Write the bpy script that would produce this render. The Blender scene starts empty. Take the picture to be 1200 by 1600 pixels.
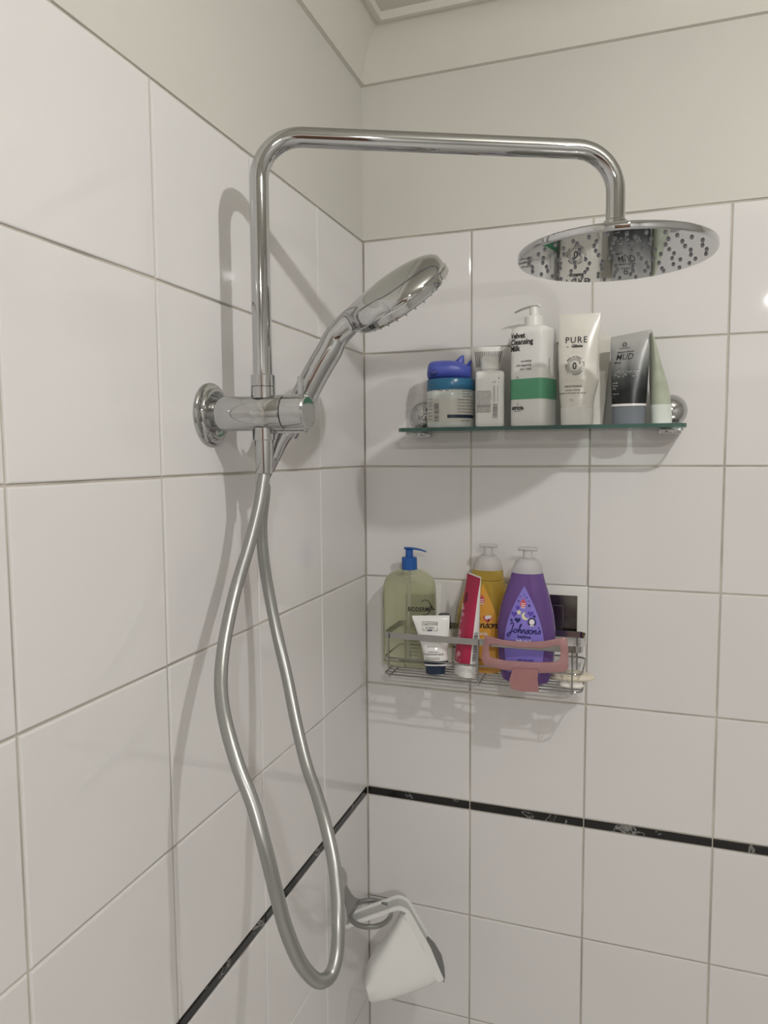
import bpy, bmesh, math, random
import numpy as np
from mathutils import Vector, Matrix

random.seed(4)
SC = bpy.context.scene
COL = SC.collection
Z0 = 1.55                       # height of the third grout line above the floor
PI = math.pi

# ------------------------------------------------------------------ camera
CAM = np.array([0.46767, -1.24790, 0.02353]); FPX = 1130.36
YAW, PIT, ROL = np.radians([19.04616, -4.62739, -0.38173])
_fw = np.array([-math.sin(YAW)*math.cos(PIT), math.cos(YAW)*math.cos(PIT), math.sin(PIT)])
_rt = np.array([math.cos(YAW), math.sin(YAW), 0.0]); _up = np.cross(_rt, _fw)
RT = math.cos(ROL)*_rt + math.sin(ROL)*_up
UP = -math.sin(ROL)*_rt + math.cos(ROL)*_up
FW = _fw
cd = bpy.data.cameras.new('camera'); cam = bpy.data.objects.new('camera', cd); COL.objects.link(cam)
cd.sensor_fit = 'VERTICAL'; cd.sensor_height = 36.0; cd.lens = FPX/1600*36.0
cd.clip_start = 0.02
M = Matrix.Identity(4)
for i in range(3):
    M[i][0], M[i][1], M[i][2] = RT[i], UP[i], -FW[i]
M.translation = Vector((CAM[0], CAM[1], CAM[2]+Z0))
cam.matrix_world = M
SC.camera = cam

# ------------------------------------------------------------------ world, lamps, exposure
W = bpy.data.worlds.new('world'); SC.world = W; W.use_nodes = True
W.node_tree.nodes['Background'].inputs[0].default_value = (0.8, 0.85, 0.9, 1)
W.node_tree.nodes['Background'].inputs[1].default_value = 0.3
SC.view_settings.view_transform = 'Standard'; SC.view_settings.look = 'None'
SC.view_settings.gamma = 1.0; SC.view_settings.use_curve_mapping = False
SC.view_settings.exposure = 0.06
BULB = (0.862, -0.975, 0.638); BULB_R = 0.012; BULB_W = 17.0      # bare bulb of the ceiling spotlight in front of the corner
LAMPS = [(1.100, -2.62, 29.0, 'round recessed ceiling downlight near the door')]
CEIL = 0.752

def disc_lamp(loc, power, size):
    ld = bpy.data.lights.new('downlight_lamp', 'AREA'); ld.shape = 'DISK'; ld.size = size
    ld.energy = power; ld.color = (1.0, 0.985, 0.965)
    lo = bpy.data.objects.new('downlight_lamp', ld); COL.objects.link(lo)
    lo.location = (loc[0], loc[1], loc[2]+Z0)
    return lo

# ------------------------------------------------------------------ helpers: pixel rays (1200 x 1600)
def ray(px, py): return RT*(px-600)/FPX - UP*(py-800)/FPX + FW
def at(px, py, y):                      # the point of the plane y = const seen at a pixel
    d = ray(px, py); return CAM + d*(y-CAM[1])/d[1]
def atx(px, py, x):
    d = ray(px, py); return CAM + d*(x-CAM[0])/d[0]
def atz(px, py, z):
    d = ray(px, py); return CAM + d*(z-CAM[2])/d[2]
def atd(px, py, dep): return CAM + ray(px, py)*dep
def mpp(p): return float((np.array(p)-CAM) @ FW)/FPX     # metres per pixel at a point
def face_cam(x, y): return math.atan2(CAM[0]-x, -(CAM[1]-y))

# ------------------------------------------------------------------ materials
def mat(name, col, rough=0.4, metal=0.0, trans=0.0, ior=1.45, coat=0.0, alpha=1.0, var=0.0, vscale=20, bump=0.0, bscale=60, sss=0.0, spec=0.5):
    m = bpy.data.materials.new(name); m.use_nodes = True
    nt = m.node_tree; b = nt.nodes['Principled BSDF']
    b.inputs['Base Color'].default_value = (*col, 1); b.inputs['Roughness'].default_value = rough
    b.inputs['Metallic'].default_value = metal; b.inputs['Transmission Weight'].default_value = trans
    b.inputs['IOR'].default_value = ior; b.inputs['Coat Weight'].default_value = coat
    b.inputs['Alpha'].default_value = alpha
    b.inputs['Specular IOR Level'].default_value = spec
    if sss:
        b.inputs['Subsurface Weight'].default_value = sss
        b.inputs['Subsurface Radius'].default_value = (0.01, 0.008, 0.006)
        b.inputs['Subsurface Scale'].default_value = 0.5
    if var or bump:
        tc = nt.nodes.new('ShaderNodeTexCoord')
        n = nt.nodes.new('ShaderNodeTexNoise'); n.inputs['Scale'].default_value = vscale; n.inputs['Detail'].default_value = 4
        nt.links.new(tc.outputs['Object'], n.inputs['Vector'])
        if var:
            r = nt.nodes.new('ShaderNodeValToRGB')
            lo = [max(0, c*(1-var)) for c in col]; hi = [min(1, c*(1+var)) for c in col]
            r.color_ramp.elements[0].position = .3; r.color_ramp.elements[1].position = .7
            r.color_ramp.elements[0].color = (*lo, 1); r.color_ramp.elements[1].color = (*hi, 1)
            nt.links.new(n.outputs['Fac'], r.inputs['Fac']); nt.links.new(r.outputs['Color'], b.inputs['Base Color'])
        if bump:
            n2 = nt.nodes.new('ShaderNodeTexNoise'); n2.inputs['Scale'].default_value = bscale; n2.inputs['Detail'].default_value = 2
            nt.links.new(tc.outputs['Object'], n2.inputs['Vector'])
            bp = nt.nodes.new('ShaderNodeBump'); bp.inputs['Strength'].default_value = bump; bp.inputs['Distance'].default_value = 0.002
            nt.links.new(n2.outputs['Fac'], bp.inputs['Height']); nt.links.new(bp.outputs['Normal'], b.inputs['Normal'])
    return m

MT = {}
MT['tile'] = mat('glazed_tile', (0.725, 0.707, 0.70), 0.035, var=0.015, vscale=3, bump=0.03, bscale=14)
MT['grout'] = mat('grout', (0.50, 0.465, 0.405), 0.85, var=0.25, vscale=9, bump=0.3, bscale=300)
MT['paint'] = mat('wall_paint', (0.62, 0.605, 0.555), 0.55, var=0.02, vscale=4, bump=0.05, bscale=40)
MT['ceil'] = mat('ceiling_paint', (0.64, 0.62, 0.55), 0.7, var=0.02, vscale=4)
MT['trim'] = mat('trim_paint', (0.66, 0.645, 0.58), 0.5)
MT['farwall'] = mat('far_wall_paint', (0.50, 0.49, 0.47), 0.6)
MT['floor'] = mat('floor_stone', (0.60, 0.59, 0.57), 0.35, var=0.1, vscale=6)
MT['door'] = mat('brown_wood', (0.10, 0.055, 0.035), 0.4, var=0.2, vscale=10)
MT['chrome'] = mat('chrome', (0.52, 0.525, 0.53), 0.045, 1.0)
MT['chrome_d'] = mat('chrome_mirror_face', (0.58, 0.585, 0.60), 0.02, 1.0)
MT['steel'] = mat('polished_steel', (0.50, 0.50, 0.49), 0.16, 1.0, var=0.08, vscale=30)
MT['hose'] = mat('satin_hose', (0.37, 0.375, 0.365), 0.36, 0.85)
MT['ringm'] = mat('grey_satin_metal', (0.31, 0.31, 0.30), 0.32, 0.8)
MT['dark'] = mat('black_plastic', (0.015, 0.015, 0.017), 0.35)
MT['ink'] = mat('black_ink', (0.012, 0.012, 0.014), 0.5)
MT['greyink'] = mat('grey_ink', (0.16, 0.155, 0.15), 0.5)
MT['silver'] = mat('silver_ink', (0.55, 0.56, 0.56), 0.4)
MT['white'] = mat('white_plastic', (0.78, 0.77, 0.74), 0.28, sss=0.0)
MT['whitegloss'] = mat('glossy_white_plastic', (0.80, 0.795, 0.775), 0.15, coat=0.3)
MT['offwhite'] = mat('cream_white_plastic', (0.74, 0.72, 0.66), 0.25)
MT['green'] = mat('green_band', (0.11, 0.36, 0.21), 0.35)
MT['bluepump'] = mat('blue_pump_plastic', (0.018, 0.10, 0.36), 0.25)
MT['toy'] = mat('blue_rubber', (0.075, 0.10, 0.42), 0.38, var=0.06, vscale=40)
MT['toydark'] = mat('dark_blue_rubber', (0.035, 0.045, 0.2), 0.4)
MT['teal'] = mat('teal_lid_plastic', (0.025, 0.13, 0.24), 0.25)
MT['jar'] = mat('frosted_jar', (0.58, 0.62, 0.59), 0.18, coat=0.3, var=0.08, vscale=60)
MT['jarlabel'] = mat('jar_label_paper', (0.56, 0.55, 0.50), 0.4)
MT['navy'] = mat('navy_plastic', (0.012, 0.025, 0.055), 0.3)
MT['navyink'] = mat('navy_ink', (0.018, 0.018, 0.12), 0.45)
MT['greycap'] = mat('slate_grey_cap', (0.17, 0.19, 0.215), 0.3)
MT['palegreen'] = mat('pale_green_tube', (0.42, 0.46, 0.36), 0.3, var=0.12, vscale=45)
MT['palecap'] = mat('pale_mint_cap', (0.66, 0.71, 0.66), 0.3)
MT['red'] = mat('raspberry_print', (0.42, 0.022, 0.075), 0.3)
MT['pinkprint'] = mat('pink_print', (0.72, 0.36, 0.42), 0.4)
MT['cream'] = mat('cream_soap', (0.74, 0.68, 0.55), 0.4, sss=0.1)
MT['soap'] = mat('white_soap', (0.80, 0.77, 0.72), 0.4, var=0.05, vscale=50)
MT['cup'] = mat('white_cup_plastic', (0.76, 0.76, 0.74), 0.3)
MT['cupgrey'] = mat('grey_cup_plastic', (0.50, 0.50, 0.49), 0.45)
MT['rubber'] = mat('dark_grey_rubber', (0.17, 0.17, 0.17), 0.5)
MT['lilac'] = mat('lilac_label', (0.25, 0.20, 0.64), 0.3)
MT['lilac2'] = mat('violet_ink', (0.11, 0.065, 0.42), 0.4)
MT['yellowink'] = mat('pale_yellow_ink', (0.80, 0.76, 0.45), 0.4)
MT['redink'] = mat('coral_ink', (0.60, 0.09, 0.11), 0.4)
MT['orangeink'] = mat('orange_label', (0.72, 0.36, 0.06), 0.3)
MT['whiteink'] = mat('white_ink', (0.80, 0.76, 0.78), 0.4)
MT['pad'] = mat('white_adhesive_pad', (0.74, 0.73, 0.70), 0.2)
MT['plate'] = mat('dark_steel_plate', (0.22, 0.21, 0.20), 0.2, 1.0, var=0.2, vscale=40)
MT['wire'] = mat('dark_steel_wire', (0.36, 0.36, 0.35), 0.18, 1.0)
MT['platelight'] = mat('brushed_steel_plate', (0.46, 0.45, 0.43), 0.4, 0.9, var=0.1, vscale=40)
MT['clip'] = mat('pink_translucent_plastic', (0.56, 0.32, 0.32), 0.2, trans=0.4, ior=1.3, var=0.06, vscale=50)
MT['clipdark'] = mat('pink_plastic_tab', (0.43, 0.215, 0.215), 0.25, trans=0.15, ior=1.3)
MT['frost'] = mat('frosted_clear_plastic', (0.80, 0.78, 0.78), 0.30, trans=0.5, ior=1.2)
MT['olive'] = mat('clear_olive_gel', (0.80, 0.82, 0.62), 0.04, trans=0.88, ior=1.13, coat=.5)
MT['oliveliq'] = mat('olive_gel', (0.50, 0.52, 0.34), 0.12, trans=0.75, ior=1.12)
MT['amber'] = mat('amber_gel', (1.0, 0.77, 0.20), 0.05, trans=0.88, ior=1.2, coat=.3)
MT['purple'] = mat('violet_gel', (0.24, 0.13, 0.42), 0.06, trans=0.5, ior=1.2, coat=0.4)
MT['lamp_ring'] = mat('white_lamp_ring', (0.8, 0.8, 0.8), 0.3)

def mud_mat():
    m = mat('grey_to_black_tube', (0.5, 0.5, 0.5), 0.28); nt = m.node_tree; b = nt.nodes['Principled BSDF']
    tc = nt.nodes.new('ShaderNodeTexCoord'); sx = nt.nodes.new('ShaderNodeSeparateXYZ'); r = nt.nodes.new('ShaderNodeValToRGB')
    ns = nt.nodes.new('ShaderNodeTexNoise'); ns.inputs['Scale'].default_value = 25
    mp = nt.nodes.new('ShaderNodeMapping'); mp.inputs['Scale'].default_value = (4, 1, .6)
    ad = nt.nodes.new('ShaderNodeMath'); ad.operation = 'MULTIPLY_ADD'; ad.inputs[1].default_value = 0.03
    nt.links.new(tc.outputs['Object'], sx.inputs[0]); nt.links.new(tc.outputs['Object'], mp.inputs[0]); nt.links.new(mp.outputs[0], ns.inputs['Vector'])
    nt.links.new(ns.outputs['Fac'], ad.inputs[0]); nt.links.new(sx.outputs['Z'], ad.inputs[2])
    mr = nt.nodes.new('ShaderNodeMapRange'); mr.inputs[1].default_value = 0.03; mr.inputs[2].default_value = 0.145
    nt.links.new(ad.outputs[0], mr.inputs[0]); nt.links.new(mr.outputs[0], r.inputs[0])
    e = r.color_ramp.elements
    e[0].position = 0.30; e[0].color = (0.010, 0.012, 0.012, 1); e[1].position = 0.98; e[1].color = (0.44, 0.44, 0.43, 1)
    k = e.new(0.48); k.color = (0.05, 0.055, 0.055, 1); k = e.new(0.74); k.color = (0.28, 0.285, 0.28, 1)
    nt.links.new(r.outputs[0], b.inputs['Base Color'])
    return m
MT['mud'] = mud_mat()

def marble_mat():
    m = mat('black_marble', (0.01, 0.01, 0.01), 0.12); nt = m.node_tree; b = nt.nodes['Principled BSDF']
    g = nt.nodes.new('ShaderNodeNewGeometry'); n = nt.nodes.new('ShaderNodeTexNoise'); n.inputs['Scale'].default_value = 11
    n.inputs['Detail'].default_value = 6; n.inputs['Distortion'].default_value = 2.5
    r = nt.nodes.new('ShaderNodeValToRGB'); e = r.color_ramp.elements
    e[0].position = 0.0; e[0].color = (0.008, 0.008, 0.008, 1); e[1].position = 1; e[1].color = (0.008, 0.008, 0.008, 1)
    for p, c in ((.615, .008), (.635, .28), (.65, .03), (.68, .008)):
        k = e.new(p); k.color = (c, c, c*.95, 1)
    nt.links.new(g.outputs['Position'], n.inputs['Vector']); nt.links.new(n.outputs['Fac'], r.inputs[0]); nt.links.new(r.outputs[0], b.inputs['Base Color'])
    return m
MT['marble'] = marble_mat()

def glass_mat(name, tint, edge=False):
    m = bpy.data.materials.new(name); m.use_nodes = True; nt = m.node_tree; nt.nodes.clear()
    o = nt.nodes.new('ShaderNodeOutputMaterial'); t = nt.nodes.new('ShaderNodeBsdfTransparent'); t.inputs[0].default_value = (*tint, 1)
    g = nt.nodes.new('ShaderNodeBsdfGlossy'); g.inputs['Roughness'].default_value = 0.03
    f = nt.nodes.new('ShaderNodeFresnel'); f.inputs[0].default_value = 1.45
    x = nt.nodes.new('ShaderNodeMixShader')
    nt.links.new(f.outputs[0], x.inputs[0]); nt.links.new(t.outputs[0], x.inputs[1]); nt.links.new(g.outputs[0], x.inputs[2]); nt.links.new(x.outputs[0], o.inputs[0])
    return m
MT['glass'] = glass_mat('shelf_glass', (0.82, 0.88, 0.85))
MT['glassedge'] = mat('glass_edge', (0.10, 0.19, 0.165), 0.12, trans=0.35, ior=1.3)

# ------------------------------------------------------------------ mesh builder
def pchip(keys, z):
    """monotone cubic through rows of numbers, first column the parameter"""
    k = np.array(keys, float); x = k[:, 0]
    z = min(max(z, x[0]), x[-1]); i = min(int(np.searchsorted(x, z, 'right')-1), len(x)-2)
    h = np.diff(x); d = np.diff(k, axis=0)/h[:, None]
    def slope(j):
        if j == 0: return d[0]
        if j == len(x)-1: return d[-1]
        a, b = d[j-1], d[j]
        return np.where(a*b > 0, 2*a*b/np.where(np.abs(a+b) < 1e-12, 1, a+b), 0)
    t = (z-x[i])/h[i]; m0, m1 = slope(i), slope(i+1)
    return (k[i]*(2*t**3-3*t**2+1) + h[i]*m0*(t**3-2*t**2+t) + k[i+1]*(-2*t**3+3*t**2) + h[i]*m1*(t**3-t**2))

def catmull(P, n=8):
    P = [np.array(p, float) for p in P]; Q = [2*P[0]-P[1]] + P + [2*P[-1]-P[-2]]; out = []
    for i in range(1, len(Q)-2):
        a, b, c, d = Q[i-1:i+3]
        for k in range(n):
            t = k/n; out.append(.5*((2*b)+(c-a)*t+(2*a-5*b+4*c-d)*t*t+(-a+3*b-3*c+d)*t**3))
    out.append(P[-1]); return out

class MB:
    def __init__(s): s.v = []; s.f = []; s.mi = []
    def add(s, V, F, mi=0):
        o = len(s.v); s.v += [tuple(map(float, p)) for p in V]
        s.f += [tuple(i+o for i in f) for f in F]; s.mi += [mi]*len(F)
    def loft(s, rings, cap=True, mi=0, closed=False):
        n = len(rings[0]); V = [p for r in rings for p in r]; F = []
        m = len(rings)
        for i in range(m if closed else m-1):
            a, b = i*n, ((i+1) % m)*n
            for j in range(n):
                k = (j+1) % n; F.append((a+j, a+k, b+k, b+j))
        if cap and not closed: F.append(tuple(range(n))[::-1]); F.append(tuple((m-1)*n+j for j in range(n)))
        s.add(V, F, mi)
    def lathe(s, prof, org=(0, 0, 0), axis=(0, 0, 1), seg=32, mi=0, cap=True, closed=False):
        ax = Vector(axis).normalized(); u = ax.orthogonal().normalized(); w = ax.cross(u); o = Vector(org)
        s.loft([[o+ax*t+(u*math.cos(a)+w*math.sin(a))*max(r, 1e-5) for a in [2*PI*j/seg for j in range(seg)]] for t, r in prof], cap, mi, closed)
    def tube(s, pts, r, seg=14, cap=True, mi=0, closed=False):
        P = [Vector(p) for p in pts]; n = len(P); R = r if isinstance(r, (list, tuple)) else [r]*n
        T = []
        for i in range(n):
            a = P[(i-1) % n] if closed else P[max(i-1, 0)]; b = P[(i+1) % n] if closed else P[min(i+1, n-1)]
            T.append((b-a).normalized())
        u = T[0].orthogonal().normalized(); rings = []
        for i in range(n):
            u = (u-T[i]*u.dot(T[i])).normalized(); w = T[i].cross(u)
            rings.append([P[i]+(u*math.cos(2*PI*j/seg)+w*math.sin(2*PI*j/seg))*R[i] for j in range(seg)])
        s.loft(rings, cap, mi, closed)
    def box(s, c, d, bev=0.0, mi=0, rot=None):
        bm = bmesh.new(); bmesh.ops.create_cube(bm, size=1.0)
        for v in bm.verts: v.co = Vector((v.co.x*d[0], v.co.y*d[1], v.co.z*d[2]))
        if bev: bmesh.ops.bevel(bm, geom=bm.edges[:], offset=bev, segments=2, affect='EDGES', profile=.5)
        Mx = Matrix.Translation(Vector(c)) @ (rot.to_4x4() if rot is not None else Matrix.Identity(4))
        bm.verts.ensure_lookup_table()
        s.add([Mx @ v.co for v in bm.verts], [tuple(v.index for v in f.verts) for f in bm.faces], mi); bm.free()
    def prism(s, outline, y0, y1, mapf=None, mi=0):          # outline in (x, z), extruded in y
        n = len(outline); V = [(x, y0, z) for x, z in outline] + [(x, y1, z) for x, z in outline]
        F = [tuple(range(n)), tuple(range(2*n-1, n-1, -1))] + [(i, i+n, (i+1) % n+n, (i+1) % n) for i in range(n)]
        if mapf: V = [mapf(*p) for p in V]
        s.add(V, F, mi)
    def build(s, name, m, parent=None, root=None, sharp=38, shift=None, kind=None, smooth=True):
        """shift: origin of the thing when the shape was given in scene coordinates"""
        me = bpy.data.meshes.new(name)
        V = s.v
        if shift is not None: V = [(p[0]-shift[0], p[1]-shift[1], p[2]-shift[2]) for p in V]
        elif parent is None: V = [(p[0], p[1], p[2]+Z0) for p in V]
        me.from_pydata(V, [], s.f)
        ms = m if isinstance(m, (list, tuple)) else [m]
        for q in ms: me.materials.append(q)
        if len(ms) > 1: me.polygons.foreach_set('material_index', s.mi)
        bm = bmesh.new(); bm.from_mesh(me); bmesh.ops.recalc_face_normals(bm, faces=bm.faces[:]); bm.to_mesh(me); bm.free()
        if smooth:
            me.polygons.foreach_set('use_smooth', [True]*len(me.polygons)); me.set_sharp_from_angle(angle=math.radians(sharp))
        me.update()
        o = bpy.data.objects.new(name, me); COL.objects.link(o)
        if parent is not None: o.parent = parent
        if kind: o['kind'] = kind
        return o

def tag(o, label, cat, group=None):
    o['label'] = label; o['category'] = cat
    if group: o['group'] = group
    return o
def thing(name, label, cat, loc, rot=(0, 0, 0), group=None):
    o = bpy.data.objects.new(name, None); COL.objects.link(o); o.empty_display_size = .02
    o.location = (loc[0], loc[1], loc[2]+Z0); o.rotation_euler = rot
    return tag(o, label, cat, group)
def struct(name, mb, m, **k):
    o = mb.build(name, m, **k); o['kind'] = 'structure'; return o

# containers: a stack of superellipse sections  key = (z, a, b, n, cx, cy)
class Body:
    def __init__(s, keys, seg=48, rows=40, lin=False):
        s.k = keys; s.seg = seg; s.rows = rows; s.lin = lin
    def sec(s, z):
        if s.lin:
            k = np.array(s.k, float); return [np.interp(z, k[:, 0], k[:, j]) for j in range(k.shape[1])]
        return pchip(s.k, z)
    def ring(s, z, off=0.0):
        _, a, b, n, cx, cy = s.sec(z); a += off; b += off; out = []
        for j in range(s.seg):
            t = 2*PI*j/s.seg; c, q = math.cos(t), math.sin(t)
            out.append((cx+a*math.copysign(abs(c)**(2/n), c), cy+b*math.copysign(abs(q)**(2/n), q), z))
        return out
    def mesh(s, mb, z0=None, z1=None, off=0.0, mi=0, cap=True):
        z0 = s.k[0][0] if z0 is None else z0; z1 = s.k[-1][0] if z1 is None else z1
        zs = sorted(set([z0, z1]+[k[0] for k in s.k if z0 < k[0] < z1]+list(np.linspace(z0, z1, s.rows))))
        mb.loft([s.ring(z, off) for z in zs], cap, mi)
    def front(s, u, z, off=0.0005):
        _, a, b, n, cx, cy = s.sec(z); q = min(abs((u-cx)/a), .999)
        return (u, cy-b*(1-q**n)**(1/n)-off, z)

def text(mb, st, size, u, z, mapf, align='CENTER', bold=0.0, shear=0.0, sx=1.0, spacing=1.0, rot=0.0, res=2, mi=0):
    cu = bpy.data.curves.new('t', 'FONT'); cu.body = st; cu.size = size; cu.align_x = align; cu.shear = shear
    cu.offset = bold*size; cu.resolution_u = res; cu.space_character = spacing
    ob = bpy.data.objects.new('t', cu)
    me = bpy.data.meshes.new_from_object(ob)
    c, q = math.cos(rot), math.sin(rot)
    V = [mapf(u+(v.co.x*sx*c-v.co.y*q), z+(v.co.x*sx*q+v.co.y*c)) for v in me.vertices]
    mb.add(V, [tuple(p.vertices) for p in me.polygons], mi)
    bpy.data.objects.remove(ob); bpy.data.meshes.remove(me); bpy.data.curves.remove(cu)

def ribbon(mb, pts, w, mapf, mi=0, n=6):
    Q = catmull([(p[0], p[1]) for p in pts], n); V = []; F = []
    for i, p in enumerate(Q):
        a = Q[max(i-1, 0)]; b = Q[min(i+1, len(Q)-1)]; t = b-a; L = np.hypot(*t) or 1; nx, nz = -t[1]/L*w/2, t[0]/L*w/2
        V += [mapf(p[0]+nx, p[1]+nz), mapf(p[0]-nx, p[1]-nz)]
        if i: F.append((2*i-2, 2*i-1, 2*i+1, 2*i))
    mb.add(V, F, mi)
def blob(mb, outline, mapf, mi=0, nr=3):           # filled star-shaped outline laid on a surface
    cx = sum(p[0] for p in outline)/len(outline); cz = sum(p[1] for p in outline)/len(outline); n = len(outline)
    V = [mapf(cx, cz)]; F = []
    for r in range(1, nr+1): V += [mapf(cx+(p[0]-cx)*r/nr, cz+(p[1]-cz)*r/nr) for p in outline]
    for j in range(n):
        k = (j+1) % n; F.append((0, 1+j, 1+k))
        for r in range(nr-1): F.append((1+r*n+j, 1+r*n+k, 1+(r+1)*n+k, 1+(r+1)*n+j))
    mb.add(V, F, mi)
def circle(cx, cz, r, n=20, ry=None): return [(cx+r*math.cos(2*PI*i/n), cz+(ry or r)*math.sin(2*PI*i/n)) for i in range(n)]
def star(cx, cz, r, n=5): return [(cx+(r if i % 2 == 0 else r*.45)*math.sin(PI*i/n), cz+(r if i % 2 == 0 else r*.45)*math.cos(PI*i/n)) for i in range(2*n)]
def heart(cx, cz, r):
    return [(cx+r*.062*16*math.sin(t)**3, cz+r*.062*(13*math.cos(t)-5*math.cos(2*t)-2*math.cos(3*t)-math.cos(4*t))) for t in [2*PI*i/24 for i in range(24)]]
def drop(cx, cz, r):
    return [(cx+1.15*r*math.sin(t)*abs(math.sin(t/2))**1.3, cz+r*1.25*math.cos(t)) for t in [2*PI*i/24 for i in range(24)]]
def rect(x0, z0, x1, z1, n=6):
    o = [(x0+(x1-x0)*i/n, z0) for i in range(n)]+[(x1, z0+(z1-z0)*i/n) for i in range(n)]
    return o+[(x1-(x1-x0)*i/n, z1) for i in range(n)]+[(x0, z1-(z1-z0)*i/n) for i in range(n)]
def band(mb, z0, z1, hw, mapf, rows=10, cols=10, mi=0, c=lambda z: 0.0):     # patch with half width hw(z)
    V = []; F = []
    for i in range(rows+1):
        z = z0+(z1-z0)*i/rows
        for j in range(cols+1): V.append(mapf(c(z)+hw(z)*(2*j/cols-1), z))
    for i in range(rows):
        for j in range(cols):
            a = i*(cols+1)+j; F.append((a, a+1, a+cols+2, a+cols+1))
    mb.add(V, F, mi)
def lines(mb, u0, u1, z, dz, n, h, mapf, frac=(.6, 1.0), mi=0, seed=1):      # rows of fine print: short word strokes
    rg = random.Random(seed)
    for i in range(n):
        zz = z-i*dz; e = u0+(u1-u0)*rg.uniform(*frac); u = u0
        while u < e-.0004:
            w = min(rg.uniform(.0012, .0035), e-u); blob(mb, rect(u, zz, u+w, zz+h, 2), mapf, mi, 1); u += w+.0006
def barcode(mb, u0, u1, z0, z1, mapf, vertical=True, mi=0, seed=2, n=14):
    rg = random.Random(seed); t = 0.0; L = (z1-z0) if vertical else (u1-u0)
    while t < L:
        w = rg.choice((.5, 1, 1.6))*L/n/1.9; w = min(w, L-t)
        if vertical: blob(mb, rect(u0, z0+t, u1, z0+t+w, 2), mapf, mi, 1)
        else: blob(mb, rect(u0+t, z0, u0+t+w, z1, 2), mapf, mi, 1)
        t += w+rg.choice((.4, .8, 1.2))*L/n/1.9

# ================================================================== the room
XL = [0, .19787, .39787, .60178] + [.60178+.2005*i for i in range(1, 6)]
YL = [0, -.19984, -.40491, -.60521, -.80599] + [-.80599-.2015*i for i in range(1, 5)]
ZL = [.40184, .20331, 0, -.20267, -.40547, -.60802]; ZB = [-.60802, -.62370]
ZL2 = [-.62370, -.82546, -1.02808, -1.2306, -1.4332, -1.55]
XR, YF = 1.95, -3.3
G = .0026

def tile_mesh(w, h, bev, name, m):
    bm = bmesh.new(); me = bpy.data.meshes.new(name); prof = [(0.0, .0045), (0.0, bev), (bev*.3, bev*.3), (bev, 0.0)]
    rows = []
    for ins, dep in prof:
        rows.append([bm.verts.new((sx*(w/2-ins), dep, sz*(h/2-ins))) for sx, sz in ((-1, -1), (1, -1), (1, 1), (-1, 1))])
    for a, b in zip(rows, rows[1:]):
        for j in range(4): bm.faces.new((a[j], a[(j+1) % 4], b[(j+1) % 4], b[j]))
    bm.faces.new(rows[-1]); bmesh.ops.recalc_face_normals(bm, faces=bm.faces[:])
    bm.to_mesh(me); bm.free(); me.materials.append(m)
    # outward front is -y
    return me
TILE = tile_mesh(.2-G, .2027-G, .0017, 'tile', MT['tile'])
STRIP = tile_mesh(.2-.002, .0157-.0018, .0012, 'border_tile', MT['marble'])

def lay(wall, side, cols, zrows):
    for i in range(len(cols)-1):
        c = (cols[i]+cols[i+1])/2; w = abs(cols[i+1]-cols[i])
        for z1, z0 in zrows:
            h = z1-z0; strip = h < .03
            o = bpy.data.objects.new('border_tile' if strip else 'tile', STRIP if strip else TILE); COL.objects.link(o); o.parent = wall
            o.scale = ((w-(.002 if strip else G))/(.198 if strip else .2-G), 1, (h-(.0018 if strip else G))/(.0139 if strip else .2027-G))
            a, b = (random.gauss(0, .0022), random.gauss(0, .0022)) if not strip else (0, 0)
            if side == 'back': o.location = (c, 0, (z0+z1)/2+Z0); o.rotation_euler = (a, 0, b)
            else: o.location = (0, c, (z0+z1)/2+Z0); o.rotation_euler = (0, a, PI/2+b)
ROWS = list(zip(ZL, ZL[1:]))+[tuple(ZB)]+list(zip(ZL2, ZL2[1:]))

mb = MB(); mb.box((XR/2-.05, .0523, -.4), (XR+.3, .1, 2.3)); wb = struct('wall_back', mb, MT['grout'], smooth=False)
lay(wb, 'back', XL, ROWS)
mb = MB(); mb.box((XR/2-.05, .0255, (.4035+CEIL+.04)/2), (XR+.1, .051, CEIL+.04-.4035), .0008); mb.build('plaster_panel', MT['paint'], wb, shift=(0, 0, -Z0), smooth=False)
mb = MB(); mb.box((-.0523, YF/2, -.4), (.1, -YF+.2, 2.3)); wl = struct('wall_left', mb, MT['grout'], smooth=False)
lay(wl, 'left', YL, ROWS)
mb = MB(); mb.box((-.0255, YF/2, (.4035+CEIL+.04)/2), (.051, -YF+.1, CEIL+.04-.4035), .0008); mb.build('plaster_panel', MT['paint'], wl, shift=(0, 0, -Z0), smooth=False)
mb = MB(); mb.box((XR/2, YF/2, -Z0-.05), (XR+.2, -YF+.2, .1)); struct('floor', mb, MT['floor'], smooth=False)
mb = MB(); mb.box((XR/2, YF/2, CEIL+.05), (XR+.2, -YF+.2, .1)); struct('ceiling', mb, MT['ceil'], smooth=False)
mb = MB(); mb.box((XR+.05, YF/2, -.4), (.1, -YF+.2, 2.3)); struct('wall_right', mb, MT['farwall'], smooth=False)
mb = MB(); mb.box((XR/2, YF-.05, -.4), (XR+.2, .1, 2.3)); struct('wall_front', mb, MT['farwall'], smooth=False)
mb = MB(); mb.box((.95, YF+.02, -Z0+1.0), (.82, .04, 2.0), .004)
for q in (-.2, .2):
    for zz in (-Z0+.5, -Z0+1.4): mb.box((.95+q, YF+.042, zz), (.3, .008, .7), .003)
dr = struct('door_1', mb, MT['door'], smooth=False)
mb = MB(); mb.lathe([(0, .025), (.006, .025), (.01, .01), (.05, .01)], (.62, YF+.046, -Z0+1.0), (0, 1, 0)); mb.tube([(.62, YF+.09, -Z0+1.0), (.74, YF+.09, -Z0+1.0)], .009)
mb.build('door_handle', MT['steel'], dr, shift=(0, 0, -Z0))

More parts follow.
